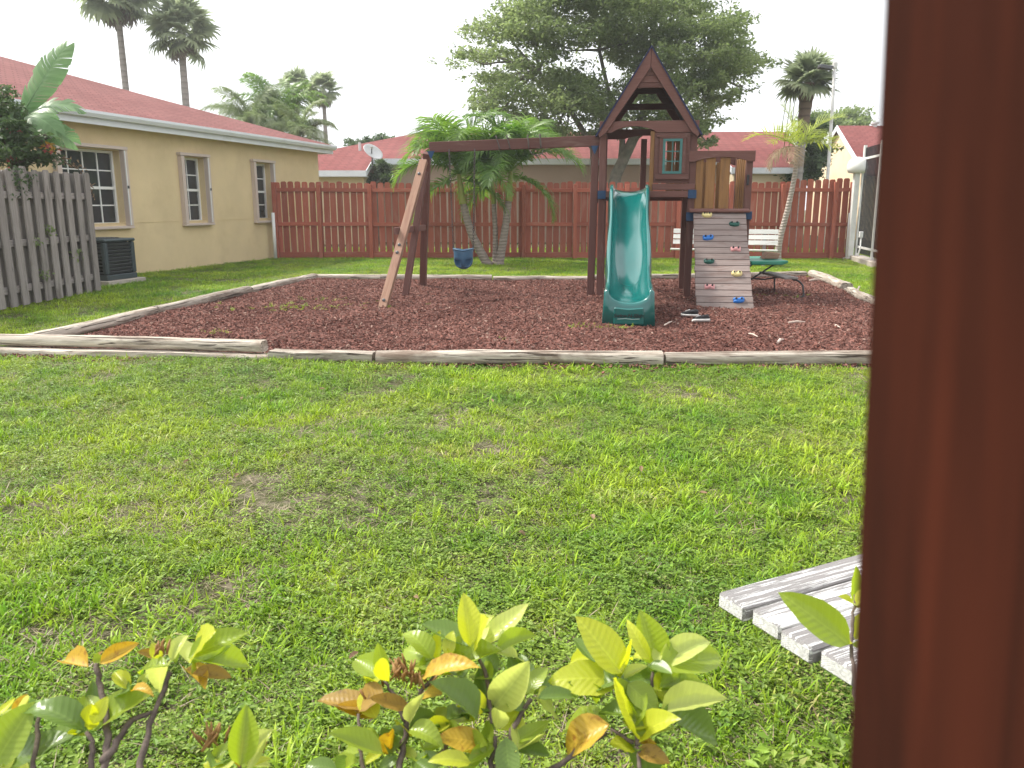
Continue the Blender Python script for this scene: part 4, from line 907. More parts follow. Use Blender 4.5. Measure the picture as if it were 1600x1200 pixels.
# stowed swing chains wound over the beam
for j, (xs_, lab) in enumerate((((-.20, -.05), 'pair of slanted swing chains wound over the beam above the palm'), ((.23, .40), 'pair of upright chains wound over the beam nearer the tower'))):
    T = empty('wound_chain', (0, 0, 0)); tag(T, lab, 'chain', 'swing chains wound over the beam')
    for x in xs_:
        yy = 12.23 - (x + 1.2) * .128; zc = 2.155 + (x + 1.2) * .0285; P = []; h, w = .086, .064
        for k in range(33):
            t = k / 32 * 2 * math.pi; cu_, su_ = math.cos(t), math.sin(t); q = max(abs(cu_), abs(su_)); P.append(V3(x + (.03 if j == 0 else .01) * su_ * -1, yy + w * cu_ / q, zc + h * su_ / q))
        mb = MB(); mb.tube(P, .009, 6, False); mb.build('loop', 'rope', T, True)
    if j == 1:
        P = [V3(.25, 12.0, 2.08), V3(.28, 11.99, 2.02), V3(.36, 11.98, 2.005), V3(.43, 11.98, 2.03), V3(.44, 11.99, 2.08)]; MB().tube(P, .008, 6).build('loop', 'rope', T, True)

# ---- small picnic table
T = empty('small_picnic_table', (0, 0, 0)); tag(T, 'small child picnic table with green top and black bent legs', 'table')
mb = MB(); mb.prism([(3.46, .47), (3.92, .47), (4.0, .50), (4.0, .535), (3.96, .53), (3.46, .525)], 11.95, 13.05, lambda x, y, z: (x, y, z)); mb.build('table_top', 'table_green', T, bevel=.012)
board('bench_plank', (3.98, 11.72, .30), (3.92, 12.75, .30), .20, .03, 'fence_grey', T)
board('bench_plank', (3.16, 11.92, .30), (3.16, 12.95, .30), .17, .03, 'fence_grey', T)
MB().tube([(4.02, 11.80, .28), (4.10, 11.76, .26), (4.15, 11.72, .20), (4.16, 11.68, .06), (4.08, 11.60, 0.03)], .014, 8).build('leg', 'iron', T, True)
MB().tube([(3.97, 12.45, .29), (3.98, 12.45, .12), (3.98, 12.45, .03)], .013, 8).build('leg', 'iron', T, True)
MB().tube([(3.86, 12.1, .48), (3.50, 12.1, .24), (3.16, 12.1, .05)], .013, 8).build('strut', 'iron', T, True)
MB().tube([(3.86, 12.9, .48), (3.50, 12.9, .24), (3.16, 12.9, .05)], .013, 8).build('strut', 'iron', T, True)
MB().tube([(3.16, 12.2, .285), (3.75, 12.2, .24), (3.98, 12.2, .285)], .012, 8).build('cross_bar', 'iron', T, True)
mb = MB(); mb.prism([(3.72, .538), (3.95, .538), (3.97, .62), (3.80, .64)], 12.25, 12.45); o = mb.build('wood_chunk', 'leg_worn', None, bevel=.008); tag(o, 'broken brown wood chunk lying on the green table top', 'wood block')

# ---- white slatted benches
BN = empty('garden_bench', (4.66, 18.25, 0), -R(17)); tag(BN, 'white slatted bench with backrest in front of the red fence', 'bench')
for k in range(3): board('back_slat', (-1.13, .22 + .02 * k, .50 + k * .118), (1.13, .22 + .02 * k, .50 + k * .118), .098, .03, 'white_slat', BN, (0, -1, .2))
for k in range(4): board('seat_slat', (-1.13, -.24 + k * .112, .36 - .01 * k), (1.13, -.24 + k * .112, .36 - .01 * k), .098, .03, 'white_slat', BN)
for x in (-.85, .85):
    board('leg', (x, -.18, 0), (x, -.18, .34), .09, .07, 'fence_grey', BN, (1, 0, 0)); board('leg', (x, .27, 0), (x, .345, .78), .09, .07, 'fence_grey', BN, (1, 0, 0)); board('leg_rail', (x, -.24, .30), (x, .20, .28), .07, .05, 'fence_grey', BN, (1, 0, 0))
e1, e2 = V3(.89, .456, 0), V3(.456, -.89, 0)
NB = empty('plank_bench', (.482, 1.775, 0)); tag(NB, 'peeling white backless bench of thick boards in the foreground grass', 'bench')
for k, off in enumerate((0.0, .012, .0, .012)):
    p = e2 * (.047 + k * .098) + e1 * off + V3(0, 0, .431)
    board('seat_board', p, p + e1 * 1.5, .088, .040, 'peeling', NB, bevel=.006)
for s in (.62, 1.3):
    board('leg', e1 * s + e2 * .05, e1 * s + e2 * .05 + V3(0, 0, .37), .09, .09, 'fence_grey', NB, e1); board('leg', e1 * s + e2 * .33, e1 * s + e2 * .33 + V3(0, 0, .37), .09, .09, 'fence_grey', NB, e1)
    board('cleat', e1 * s + e2 * .0 + V3(0, 0, .390), e1 * s + e2 * .38 + V3(0, 0, .390), .09, .04, 'fence_grey', NB)

# ---- shoes and litter
def shoe(p, rz, label, tip=0.0):
    S = empty('sneaker', p, rz); S.rotation_euler.x = tip; tag(S, label, 'shoe', 'pair of dark sneakers by the climbing ramp')
    def loft(secs, nm, mt):
        mb = MB(); n = 12
        for (x, w, z0, z1) in secs:
            for j in range(n): a = 2 * math.pi * j / n; mb.v.append((x, w * math.copysign(abs(math.cos(a)) ** .7, math.cos(a)), (z0 + z1) / 2 + (z1 - z0) / 2 * math.copysign(abs(math.sin(a)) ** .7, math.sin(a))))
        k = len(secs); mb.f = [(i * n + j, i * n + (j + 1) % n, (i + 1) * n + (j + 1) % n, (i + 1) * n + j) for i in range(k - 1) for j in range(n)] + [tuple(range(n)), tuple((k - 1) * n + j for j in range(n))]
        return mb.build(nm, mt, S, True)
    loft([(-.098, .02, .0, .03), (-.09, .033, 0, .032), (-.03, .033, 0, .03), (.04, .043, 0, .028), (.085, .038, 0, .03), (.105, .018, .005, .03)], 'sole', 'shoe_sole')
    loft([(-.094, .018, .026, .07), (-.08, .029, .026, .085), (-.03, .03, .026, .08), (.02, .034, .024, .068), (.06, .037, .024, .055), (.098, .02, .024, .042)], 'upper', 'shoe_dark')
    MB().box((.03, 0, .068), (.05, .03, .006), Matrix.Rotation(R(18), 3, 'Y')).build('laces', 'shoe_sole', S)
p = gnd(1078, 494, .05); shoe((p.x, p.y, .05), R(155), 'dark sneaker nearer the foot of the climbing ramp')
p = gnd(1096, 503, .05); shoe((p.x, p.y, .05), R(190), 'dark sneaker with pale sole lying nearer the camera', R(25))
for (x0, y0, x1, y1, r, lab) in ((1232, 504, 1258, 503, .010, 'longest pale stick lying on the mulch right of the ramp'), (1170, 521, 1184, 526, .007, 'thin pale stick on the mulch between ramp and front timber'), (1038, 508, 1050, 502, .007, 'pale stick on the mulch just right of the slide foot'), (1305, 508, 1313, 512, .009, 'short pale stick on the mulch near the blurred post'), (1215, 535, 1224, 530, .012, 'curled pale bark scrap near the front timber'), (1265, 438, 1282, 437, .016, 'white scrap beside the far right timber corner')):
    a, b = gnd(x0, y0, .06), gnd(x1, y1, .06); m = (a + b) / 2 + V3(random.uniform(-.02, .02), .02, .008)
    o = MB().tube([a, m, b], [r, r * 1.2, r * .6], 6).build('stick', 'stick'); tag(o, lab, 'stick', 'pale sticks and scraps on the mulch')

# ================================================================== LAMPS AND IRON FENCE
LP = empty('globe_lamp', (8.22, 20.15, 0)); tag(LP, 'white globe lamp on a white square post by the iron fence', 'lamp')
MB().box((0, 0, 1.02), (.13, .13, 2.04)).build('post', 'white_metal', LP, bevel=.01)
MB().lathe([(.11, 2.04), (.20, 2.06), (.235, 2.13), (.235, 2.22), (.20, 2.32), (.13, 2.39), (.04, 2.42)], 20).build('globe', 'globe', LP, True)
MB().box((0, 0, .02), (.24, .24, .06)).build('foot', 'concrete', LP, bevel=.01)
FLp = empty('floodlight_pole', (9.05, 24.2, 0)); tag(FLp, 'tall peeling white pole with a floodlight above the back fence', 'light pole')
MB().tube([(0, 0, 0), (.0, 0, 1.9), (-.03, 0, 4.0), (-.05, 0, 5.15)], [.055, .05, .045, .042], 10).build('pole', 'pole_peel', FLp, True)
MB().box((-.05, 0, 5.10), (.12, .12, .18)).build('pole_head', 'white_metal', FLp, bevel=.02)
MB().box((-.34, -.05, 5.04), (.36, .22, .11), Matrix.Rotation(R(8), 3, 'Y')).build('floodlight', 'steel', FLp, bevel=.02)
MB().tube([(-.2, -.02, 5.05), (-.05, -.02, 5.07)], .03).build('arm', 'steel', FLp)
IF = empty('iron_fence', (0, 0, 0)); tag(IF, 'black iron picket fence with white rails along the right side', 'fence')
ia, ib = V3(8.40, 20.25, 0), V3(7.35, 14.6, 0); idr = (ib - ia).normalized(); il = (ib - ia).length
k = 0; s = .06
while s < il:
    p = ia + idr * s
    if k % 13 == 0: MB().box((p.x, p.y, 1.36), (.06, .06, 2.66)).build('post', 'white_metal', IF)
    else: link('picket', _cache.setdefault('ip', MB().box((0, 0, 0), (.019, .019, 2.46)).mesh('picket')), 'iron', IF, Matrix.Translation((p.x, p.y, 1.40)))
    s += .125; k += 1
for z in (2.38, .32): MB().bar(ia + V3(0, 0, z), ib + V3(0, 0, z), .035, .05).build('rail', 'white_metal', IF)
cb = MB(); cb.bar(ia + V3(0, 0, .03), ib + V3(0, 0, .03), .34, .16); tag(cb.build('kerb', 'concrete', bevel=.01), 'low concrete kerb under the iron fence', kind='structure')
UB = empty('utility_box', (8.27, 19.7, 0)); tag(UB, 'small grey utility box on a thin pipe beside the globe lamp', 'utility box')
MB().box((0, 0, .62), (.10, .07, .14)).build('box', 'white_metal', UB, bevel=.008); MB().tube([(0, 0, .56), (0, 0, .30), (-.06, -.05, .12)], .018).build('conduit', 'white_metal', UB, True)

# ================================================================== BLURRED POST BY THE CAMERA
PO = board('porch_post', (.2020, .172, -.02), (.0885, .186, 2.5), .09, .09, 'porch', None, (0, -1, 0), .004); tag(PO, 'dark red brown wooden post right beside the viewer, out of focus', 'post')

# ================================================================== TREES, PALMS, SHRUBS
def leafcloud(name, pts, size, mat, parent, flat=0.5, asp=0.5, seed=1):
    g = np.random.default_rng(seed); n = len(pts); nrm = g.normal(size=(n, 3)); nrm[:, 2] = np.abs(nrm[:, 2]) + flat; nrm /= np.linalg.norm(nrm, axis=1)[:, None]
    d = g.normal(size=(n, 3)); d -= nrm * (d * nrm).sum(1)[:, None]; d /= np.linalg.norm(d, axis=1)[:, None]; sd_ = np.cross(nrm, d)
    L = size * g.uniform(.6, 1.35, n)[:, None]; w = L * asp * .5
    V = np.stack([pts, pts + d * L * .45 + sd_ * w + nrm * L * .07, pts + d * L - nrm * L * .08, pts + d * L * .45 - sd_ * w + nrm * L * .07], 1).reshape(-1, 3)
    me = bpy.data.meshes.new(name); me.vertices.add(n * 4); me.vertices.foreach_set('co', V.astype(np.float32).ravel())
    me.loops.add(n * 4); me.loops.foreach_set('vertex_index', np.arange(n * 4, dtype=np.int32)); me.polygons.add(n)
    me.polygons.foreach_set('loop_start', np.arange(0, n * 4, 4, dtype=np.int32)); me.update(calc_edges=True); me.validate()
    return link(name, me, mat, parent)
def ell(c, r, n, g, hollow=0.35):
    u = g.normal(size=(n, 3)); u /= np.linalg.norm(u, axis=1)[:, None]; q = (hollow ** 3 + (1 - hollow ** 3) * g.random(n)) ** (1 / 3)
    return np.array(c) + u * q[:, None] * np.array(r)
def limb(mb, a, b, r0, r1, bend=0.15, n=5, sides=7):
    a, b = Vector(a), Vector(b); L = (b - a).length; off = Vector((random.uniform(-1, 1), random.uniform(-1, 1), random.uniform(0.0, 1))) * L * bend
    P = [a.lerp(b, i / n) + off * math.sin(math.pi * i / n) for i in range(n + 1)]; mb.tube(P, [r0 + (r1 - r0) * i / n for i in range(n + 1)], sides, False); return P
def broadleaf(name, label, base, trunk_paths, blobs, depth, nleaf, size, mat, bark, seed, sub=5, cat='tree', joints=None, flat=.5, thin=.75, asp=.5, sq=.55):
    g = np.random.default_rng(seed); random.seed(seed); T = empty(name, base); tag(T, label, cat); b0 = Vector(base)
    tr = MB()
    for P, r0, r1 in trunk_paths:
        n = len(P); tr.tube([Vector(p) - b0 for p in P], [r0 + (r1 - r0) * (i / (n - 1)) ** .8 for i in range(n)], 10)
    tr.build('trunk', bark, T, True)
    ends = [Vector(p) for P, _, _ in trunk_paths for p in P[len(P) // 2:]]
    br = MB(); pts = []; tot = sum(rx * ry for _, _, rx, ry in blobs)
    for (px, py, rx, ry) in blobs:
        c0 = at(px, py, b0.y); sc_ = b0.y / FPX; RX, RZ_ = rx * sc_, ry * sc_
        st = min(ends, key=lambda e: (e - c0).length); hub = c0 + Vector((0, random.uniform(-.3, .3) * depth, -RZ_ * .25))
        limb(br, st - b0, hub - b0, .035 + .012 * size * 8, .022, .12)
        for k in range(sub):
            dy = random.uniform(-1, 1) * depth; c = at(px + random.uniform(-.8, .8) * rx, py + random.uniform(-.75, .75) * ry, b0.y + dy)
            r = (RX * random.uniform(.35, .6), RX * random.uniform(.4, .7) + .2, RZ_ * random.uniform(.3, sq))
            limb(br, hub - b0, c - b0, .016, .005, .12, 4, 5)
            n = int(nleaf * rx * ry / tot / sub * random.uniform(.7, 1.3)); q = ell(tuple(c - b0), r, int(n * thin), g, .25); pts.append(q)
            # twiggy sprays leaving the clump
            for _ in range(max(1, int(n * (1 - thin) / 22))):
                a = c - b0 + Vector(tuple(g.normal(size=3) * np.array(r) * .6)); e = a + Vector((random.uniform(-1, 1), random.uniform(-1, 1), random.uniform(-.25, .35))) * (.55 * RX * .5 + .22)
                br.tube([a, e], .004, 3, False); tt = g.random(22)[:, None]; pts.append(np.array(a) * (1 - tt) + np.array(e) * tt + g.normal(0, size * .45, (22, 3)))
    br.build('branches', bark, T, True); leafcloud('crown', np.concatenate(pts), size, mat, T, flat, asp, seed); return T
OB = [(755, 95, 48, 16), (790, 45, 52, 22), (850, 22, 70, 28), (930, 0, 90, 38), (1020, 8, 90, 34), (1100, 28, 70, 28), (1150, 72, 38, 20), (1160, 108, 24, 12), (1115, 100, 60, 24), (1060, 66, 70, 34), (980, 60, 90, 40), (900, 66, 80, 36), (835, 100, 48, 18), (765, 150, 34, 11), (845, 160, 66, 28), (900, 135, 70, 32), (890, 185, 66, 24), (960, 150, 60, 40), (1040, 150, 66, 36), (1105, 150, 44, 20), (1085, 205, 26, 15), (1100, 226, 18, 12), (930, -45, 120, 40), (1040, -45, 90, 30), (840, -30, 60, 25), (765, 122, 40, 11), (748, 166, 22, 6), (810, 195, 36, 12), (735, 82, 22, 6), (1150, 140, 26, 8)]
broadleaf('shade_tree', 'large spreading green shade tree behind the playset tower', (3.1, 26, 0),
    [([(3.0, 26, -.1), (3.05, 26, 1.2), (3.2, 26, 2.2), (3.72, 26, 3.3), (4.1, 26.1, 4.3), (4.3, 26.3, 5.6), (4.2, 26.3, 7.2)], .26, .07), ([(3.35, 26, 2.45), (3.38, 26.1, 3.2), (3.0, 26.2, 4.4), (2.6, 26, 5.8)], .12, .05), ([(2.75, 26.2, -.1), (2.60, 26.2, 1.2), (2.50, 26.2, 3.0), (1.7, 26, 4.2), (.8, 26, 5.2)], .17, .05), ([(3.75, 26, 3.3), (5.0, 25.8, 4.2), (6.2, 25.7, 5.0)], .10, .04)],
    OB + [(1010, 100, 60, 30), (1130, 55, 50, 24), (1172, 95, 22, 10), (1000, 190, 50, 18), (1090, 120, 60, 22), (1140, 120, 36, 14), (830, 205, 40, 10), (870, 210, 50, 12), (940, 205, 40, 14), (1060, 185, 50, 24), (800, 130, 40, 16), (780, 175, 40, 10)], 2.6, 96000, .125, 'leaf_oak', 'bark_oak', 5, 6, thin=.55)
broadleaf('distant_tree', 'small dark tree top above the left end of the long house roof', (-7.7, 45, 0), [([(-7.7, 45, 0), (-7.6, 45, 2.5), (-7.5, 45, 4)], .2, .08)], [(560, 224, 18, 7), (590, 216, 20, 7), (575, 226, 28, 9), (605, 222, 10, 6)], 1.0, 2200, .20, 'leaf_dark', 'bark_oak', 6, 4, sq=.7)
broadleaf('eave_shrub', 'dark bushy shrub beside the satellite dish', (-4.55, 28.55, 0), [([(-4.55, 28.55, 0), (-4.6, 28.55, 1), (-4.6, 28.55, 2.0)], .07, .03)], [(597, 268, 13, 10), (592, 282, 18, 8), (602, 276, 14, 10), (598, 256, 8, 6)], .3, 2600, .10, 'leaf_dark', 'bark_oak', 7, 4, 'shrub', sq=.8)
broadleaf('distant_tree', 'round green tree top behind the ridge of the gabled house', (17.5, 45, 0), [([(17.5, 45, 0), (17.5, 45, 3), (17.4, 45, 5)], .25, .1)], [(1290, 186, 30, 11), (1320, 182, 32, 11), (1345, 189, 16, 7), (1275, 192, 20, 8), (1310, 196, 50, 10)], 1.4, 5000, .22, 'leaf_oak', 'bark_oak', 8, 6, sq=.8)
broadleaf('dense_tree', 'dark dense tree behind the fence between the two thin palms', (9.5, 28.5, 0), [([(9.5, 28.5, 0), (9.4, 28.5, 1.5), (9.4, 28.5, 2.6)], .14, .06)], [(1272, 240, 20, 24), (1258, 262, 18, 18), (1280, 268, 14, 18), (1268, 218, 18, 16), (1275, 200, 16, 14), (1240, 276, 14, 12)], .8, 8000, .15, 'leaf_dark', 'bark_oak', 9, 5, sq=.8)

# ---- palms
def pinnate(L, elev, sag, nl, ll, lw, droop, mat, vee=0.5, seed=1, twist=0.0, gap=0.12):
    """one frond arching in the local XZ plane from the origin"""
    g = random.Random(seed); mb = MB(); P = [Vector((0, 0, 0))]; e = elev; n = 14; dirs = []
    for i in range(n):
        d = Vector((math.cos(e), 0, math.sin(e))); dirs.append(d); P.append(P[-1] + d * L / n); e -= sag / n * (0.5 + 1.1 * i / n)
    dirs.append(dirs[-1]); mb.tube(P, [.016 * L / 2 * (1 - .85 * i / n) + .003 for i in range(n + 1)], 5, False)
    for k in range(nl):
        t = gap + (1 - gap) * (k + .5) / nl; f = t * n; i = min(n - 1, int(f)); p = P[i].lerp(P[i + 1], f - i); d = dirs[i]; up = Vector((-d.z, 0, d.x))
        for s in (-1, 1):
            sw = .35 + .5 * t + g.uniform(-.1, .1); out = Vector((0, s, 0)); dr = (d * sw + out * (1 - .35 * t) + up * (vee * (1 - .5 * t) + g.uniform(-.22, .22))).normalized()
            l = ll * (math.sin(math.pi * min(1, .16 + t * .80)) ** .7) * g.uniform(.85, 1.1); Q = [p]; dd = dr
            for _ in range(3): Q.append(Q[-1] + dd * l / 3); dd = (dd + Vector((0, 0, -droop * g.uniform(.6, 1.4)))).normalized()
            wv = d * lw * .5; V = [Q[0] + wv * .5, Q[0] - wv * .5, Q[1] + wv, Q[1] - wv, Q[2] + wv * .75, Q[2] - wv * .75, Q[3]]
            mb.add(V, [(0, 1, 3, 2), (2, 3, 5, 4), (4, 5, 6)])
    me = bpy.data.meshes.new('frond'); me.from_pydata(mb.v, [], mb.f); me.materials.append(M[mat]); return me
def fanleaf(Lp, Rr, nseg, span, droop, mat, seed=1):
    g = random.Random(seed); mb = MB(); mb.tube([(0, 0, 0), (Lp * .5, 0, .03 * Lp), (Lp, 0, 0)], [.03, .022, .014], 5, False); c = Vector((Lp, 0, 0))
    for k in range(nseg):
        a = (k / (nseg - 1) - .5) * span; d = Vector((math.cos(a), math.sin(a), .10 * math.cos(a * 2) + g.uniform(-.06, .06))).normalized(); s = Vector((-math.sin(a), math.cos(a), 0))
        l = Rr * (1 - .22 * abs(a) / (span / 2)) * g.uniform(.88, 1.08); w = 2 * l * .5 * math.sin(span / nseg / 2) * 1.05; Q = [c]; dd = d
        for q in range(4): Q.append(Q[-1] + dd * l / 4); dd = (dd + Vector((0, 0, -droop * (.1 if q < 1 else 1) * g.uniform(.5, 1.5)))).normalized()
        ww = [.15, .75, 1.0, .5]; V = []
        for q in range(4): V += [Q[q] + s * w * ww[q] + Vector((0, 0, .02 * (k % 2))), Q[q] - s * w * ww[q]]
        V.append(Q[4]); mb.add(V, [(0, 1, 3, 2), (2, 3, 5, 4), (4, 5, 7, 6), (6, 7, 8)])
    me = bpy.data.meshes.new('frond'); me.from_pydata(mb.v, [], mb.f); me.materials.append(M[mat]); return me
def place_frond(me, T, p, az, tilt=0.0, roll=0.0, s=1.0, name='frond'):
    o = link(name, me, None, T); o.rotation_mode = 'XYZ'; m = Matrix.Translation(p) @ Matrix.Rotation(az, 4, 'Z') @ Matrix.Rotation(-tilt, 4, 'Y') @ Matrix.Rotation(roll, 4, 'X') @ Matrix.Scale(s, 4); o.matrix_local = m; return o
def trunk(P, r, mat, T, bulge=0.0, name='trunk', n=10):
    P = [Vector(p) for p in P]; Q = []; k = len(P) - 1
    for i in range(k):
        p0, p1, p2, p3 = P[max(0, i - 1)], P[i], P[i + 1], P[min(k, i + 2)]
        for j in range(8):
            t = j / 8; Q.append(.5 * ((2 * p1) + (p2 - p0) * t + (2 * p0 - 5 * p1 + 4 * p2 - p3) * t * t + (3 * p1 - p0 - 3 * p2 + p3) * t ** 3))
    Q.append(P[-1]); m = len(Q) - 1; rr = [(r[0] + (r[1] - r[0]) * i / m) * (1 + .035 * math.sin(i * 2.4)) + bulge * math.exp(-(i / m / .06) ** 2) for i in range(m + 1)]
    return MB().tube(Q, rr, n).build(name, mat, T, True)
random.seed(21)
# triple trunk palm in front of the fence
AD = empty('christmas_palm', (-.43, 18.65, 0)); tag(AD, 'triple trunked palm with drooping green fronds in front of the red fence', 'palm')
fr_m = [pinnate(1.85, R(el), R(sg), 62, .68, .036, .40, 'frond', .45, sd_) for el, sg, sd_ in ((84, 105, 1), (72, 135, 2), (56, 140, 3), (38, 120, 4), (14, 85, 5), (78, 130, 6), (64, 120, 7))]
for (top, ba, rr) in ((V3(-.66, .0, 1.36), V3(-.10, .0, 0), .095), (V3(.02, .05, 1.36), V3(.05, .06, 0), .060), (V3(.36, -.05, 1.42), V3(.13, -.06, 0), .088)):
    mid = ba.lerp(top, .5) + V3(-.09 if top.x < 0 else .02, 0, 0); trunk([ba - V3(0, 0, .05), mid, top], (rr * 1.15, rr * .8), 'bark_palm', AD, .04)
    up = (top - mid).normalized(); up = (up + V3(0, 0, .9)).normalized(); sh = top + up * .62; trunk([top - up * .03, top + up * .25, sh], (rr * .98, rr * .45), 'crownshaft', AD, name='crownshaft')
    N_ = 16 if rr > .07 else 10
    for k in range(N_):
        j = k % 7; az = k * 2.399 + top.x * 3; place_frond(fr_m[j], AD, sh, az, random.uniform(-.1, .12), random.uniform(-.3, .3), random.uniform(.82, 1.08) * (1 if rr > .07 else .72))
    for az in ((.3, 3.0) if rr > .07 else ()): place_frond(fr_m[4], AD, sh - up * .1, az + random.uniform(-.3, .3), -.45, .2, .85)
# leaning coconut palm
CO = empty('coconut_palm', (6.28, 19.55, 0)); tag(CO, 'young leaning coconut palm with yellow green fronds beside the white bench', 'palm')
trunk([(0, 0, -.05), (.02, 0, .5), (.17, 0, 1.3), (.27, 0, 2.1), (.25, 0, 2.65)], (.085, .046), 'bark_coco', CO, .05)
cy_ = [pinnate(1.25, R(el), R(sg), 24, .62, .030, .10, 'frond_yellow', .25, sd_) for el, sg, sd_ in ((78, 30, 11), (48, 55, 12), (25, 60, 13))]
cd_ = pinnate(1.05, R(10), R(110), 22, .42, .030, .5, 'frond_dry', -.2, 15)
ct = V3(.25, 0, 2.62)
for me_, az, tl, s_ in ((cy_[0], 2.9, .05, .85), (cy_[0], .6, -.05, .55), (cy_[1], -.25, .1, .95), (cy_[1], .9, .0, .8), (cy_[2], .15, -.05, .85), (cy_[2], -.8, .1, .7), (cy_[2], 3.3, .1, 1.0), (cy_[1], -2.2, .1, .65), (cy_[2], 1.9, .1, .8), (cd_, 3.5, -.1, .95), (cd_, 2.7, -.2, .85), (cd_, -1.9, -.3, .7), (cd_, 4.1, -.2, .8)): place_frond(me_, CO, ct, az, tl, random.uniform(-.4, .4), s_)
# cabbage palm behind the fence
SA = empty('cabbage_palm', (9.05, 26.6, 0)); tag(SA, 'cabbage palm with fan fronds and thick booted trunk behind the fence', 'palm')
trunk([(-.06, 0, 0), (-.05, 0, 1.5), (0, 0, 3.5)], (.15, .13), 'bark_fan', SA); trunk([(0, 0, 3.4), (.02, 0, 4.2), (.05, 0, 4.95)], (.15, .25), 'boots', SA, name='booted_trunk')
fs = [fanleaf(.50, .80, 26, R(260), dr, 'fan', i) for i, dr in enumerate((.16, .34, .5))]
for k in range(24): el = R(88 - 118 * ((k + .5) / 24)); place_frond(fs[k % 3], SA, V3(.05, 0, 5.0), k * 2.399, el, random.uniform(-.5, .5), random.uniform(.75, .98))
for k in range(3): MB().tube([(.05, 0, 4.9), (-.3 - .1 * k, .1 * k, 4.6), (-.42 - .1 * k, .1 * k, 2.6 + .4 * k)], .012, 5).build('dead_stalk', 'petiole', SA, True)
# washingtonias
def washingtonia(label, x, Y, ztop, r, s, n, seed, skirt=8):
    random.seed(seed); T = empty('fan_palm', (x, Y, 0)); tag(T, label, 'palm', 'tall fan palms beyond the houses'); lean = random.uniform(-.4, .4)
    trunk([(-lean * .5, 0, 0), (-lean * .2, 0, ztop * .5), (0, 0, ztop)], (r * 1.15, r * .85), 'bark_fan', T)
    f1 = [fanleaf(.95, 1.15, 22, R(240), dr, 'fan', seed + i) for i, dr in enumerate((.22, .45, .65))]; f2 = fanleaf(.7, .95, 18, R(180), .8, 'fan_dry', seed + 9)
    for k in range(n): el = R(82 - 128 * ((k + .5) / n)); place_frond(f1[k % 3], T, V3(0, 0, ztop), k * 2.399 + seed, el, random.uniform(-.6, .6), s * random.uniform(.75, 1.02))
    for k in range(skirt): place_frond(f2, T, V3(0, 0, ztop - .15), k * 2.399, R(random.uniform(-75, -45)), random.uniform(-.5, .5), s * random.uniform(.6, .95))
p = at(181, -12, 40); washingtonia('tallest fan palm over the yellow house, its crown cut by the frame', p.x, 40, p.z, .155, 1.12, 34, 3, 6)
p = at(282, 52, 40); washingtonia('fan palm with a full visible crown above the yellow house ridge', p.x, 40, p.z, .175, 1.0, 36, 5, 5)
p = at(505, 142, 48); washingtonia('slim fan palm standing clear above the yellow house corner', p.x, 48, p.z, .12, .68, 28, 8, 8)
p = at(463, 136, 50); washingtonia('fan palm half hidden behind the feathery palm clump', p.x, 50, p.z, .12, .68, 26, 12, 4)
# feathery palm clump
def featherpalm(label, px, py, Y, L, n, seed, mat='frond_far', ll=.62):
    random.seed(seed); c = at(px, py, Y); T = empty('feather_palm', (c.x, Y, 0)); tag(T, label, 'palm', 'feathery palms behind the yellow house')
    trunk([(0, 0, 0), (.05, 0, c.z * .5), (0, 0, c.z)], (.15, .11), 'bark_palm', T)
    ms = [pinnate(L, R(el), R(sg), 74, ll, .026, .5, mat, .35, seed + i) for i, (el, sg) in enumerate(((82, 70), (60, 105), (38, 100), (12, 80)))]
    for k in range(n): place_frond(ms[k % 4], T, V3(0, 0, c.z), k * 2.399, random.uniform(-.1, .1), random.uniform(-.4, .4), random.uniform(.8, 1.05))
featherpalm('leftmost feathery palm with pale drooping fronds behind the yellow roof', 392, 200, 33, 2.1, 26, 31)
featherpalm('bright upright feathery palm in the middle of the clump', 438, 186, 34, 2.2, 30, 32, 'frond')
featherpalm('feathery palm at the yellow house corner drooping past the gutter', 470, 218, 32, 1.8, 24, 33)
# banana and shrub behind the grey fence
BA = empty('banana_plant', (-7.15, 12.3, 0)); tag(BA, 'banana plant with one large torn leaf behind the grey fence', 'banana plant')
trunk([(0, 0, 0), (.0, 0, 1.2), (.05, 0, 2.35)], (.13, .07), 'petiole', BA)
def bananaleaf(L, w, elev, sag, seed, mat, tears=9):
    g = random.Random(seed); mb = MB(); n = 26; P = [Vector((0, 0, 0))]; e = elev; D_ = []
    for i in range(n): d = Vector((math.cos(e), 0, math.sin(e))); D_.append(d); P.append(P[-1] + d * L / n); e -= sag / n * (.4 + 1.2 * i / n)
    D_.append(D_[-1]); mb.tube(P, [.022 * (1 - .85 * i / n) + .003 for i in range(n + 1)], 6, False); cuts = {s: sorted(g.sample(range(5, n - 1), tears)) for s in (-1, 1)}
    for s in (-1, 1):
        dro = .12
        for i in range(3, n):
            if i in cuts[s]: dro = g.uniform(.0, .5)
            def edge(j, dd):
                t = (j - 3) / (n - 3); ww = w * (math.sin(math.pi * min(1, .05 + t * .93)) ** .55); up = Vector((-D_[j].z, 0, D_[j].x))
                a = P[j] + up * .012; b = a + Vector((0, s, 0)) * ww * .5 + up * .05 * ww + D_[j] * .05; return a, b, b + Vector((0, s, 0)) * ww * .5 * math.cos(dd) + D_[j] * .07 - up * ww * (.5 * math.sin(dd) + .05)
            a0, b0_, c0 = edge(i, dro); a1, b1, c1 = edge(i + 1 if i < n else i, dro)
            k = .94 if (i + 1) in cuts[s] else 1; b1 = b0_.lerp(b1, k); c1 = c0.lerp(c1, k * .96 if k < 1 else 1)
            mb.add([a0, a1, b1, b0_, c0, c1], [(0, 1, 2, 3), (3, 2, 5, 4)])
    me = bpy.data.meshes.new('leaf'); me.from_pydata(mb.v, [], mb.f); me.materials.append(M[mat]); me.shade_smooth(); return me
bt = V3(.02, 0, 2.42)
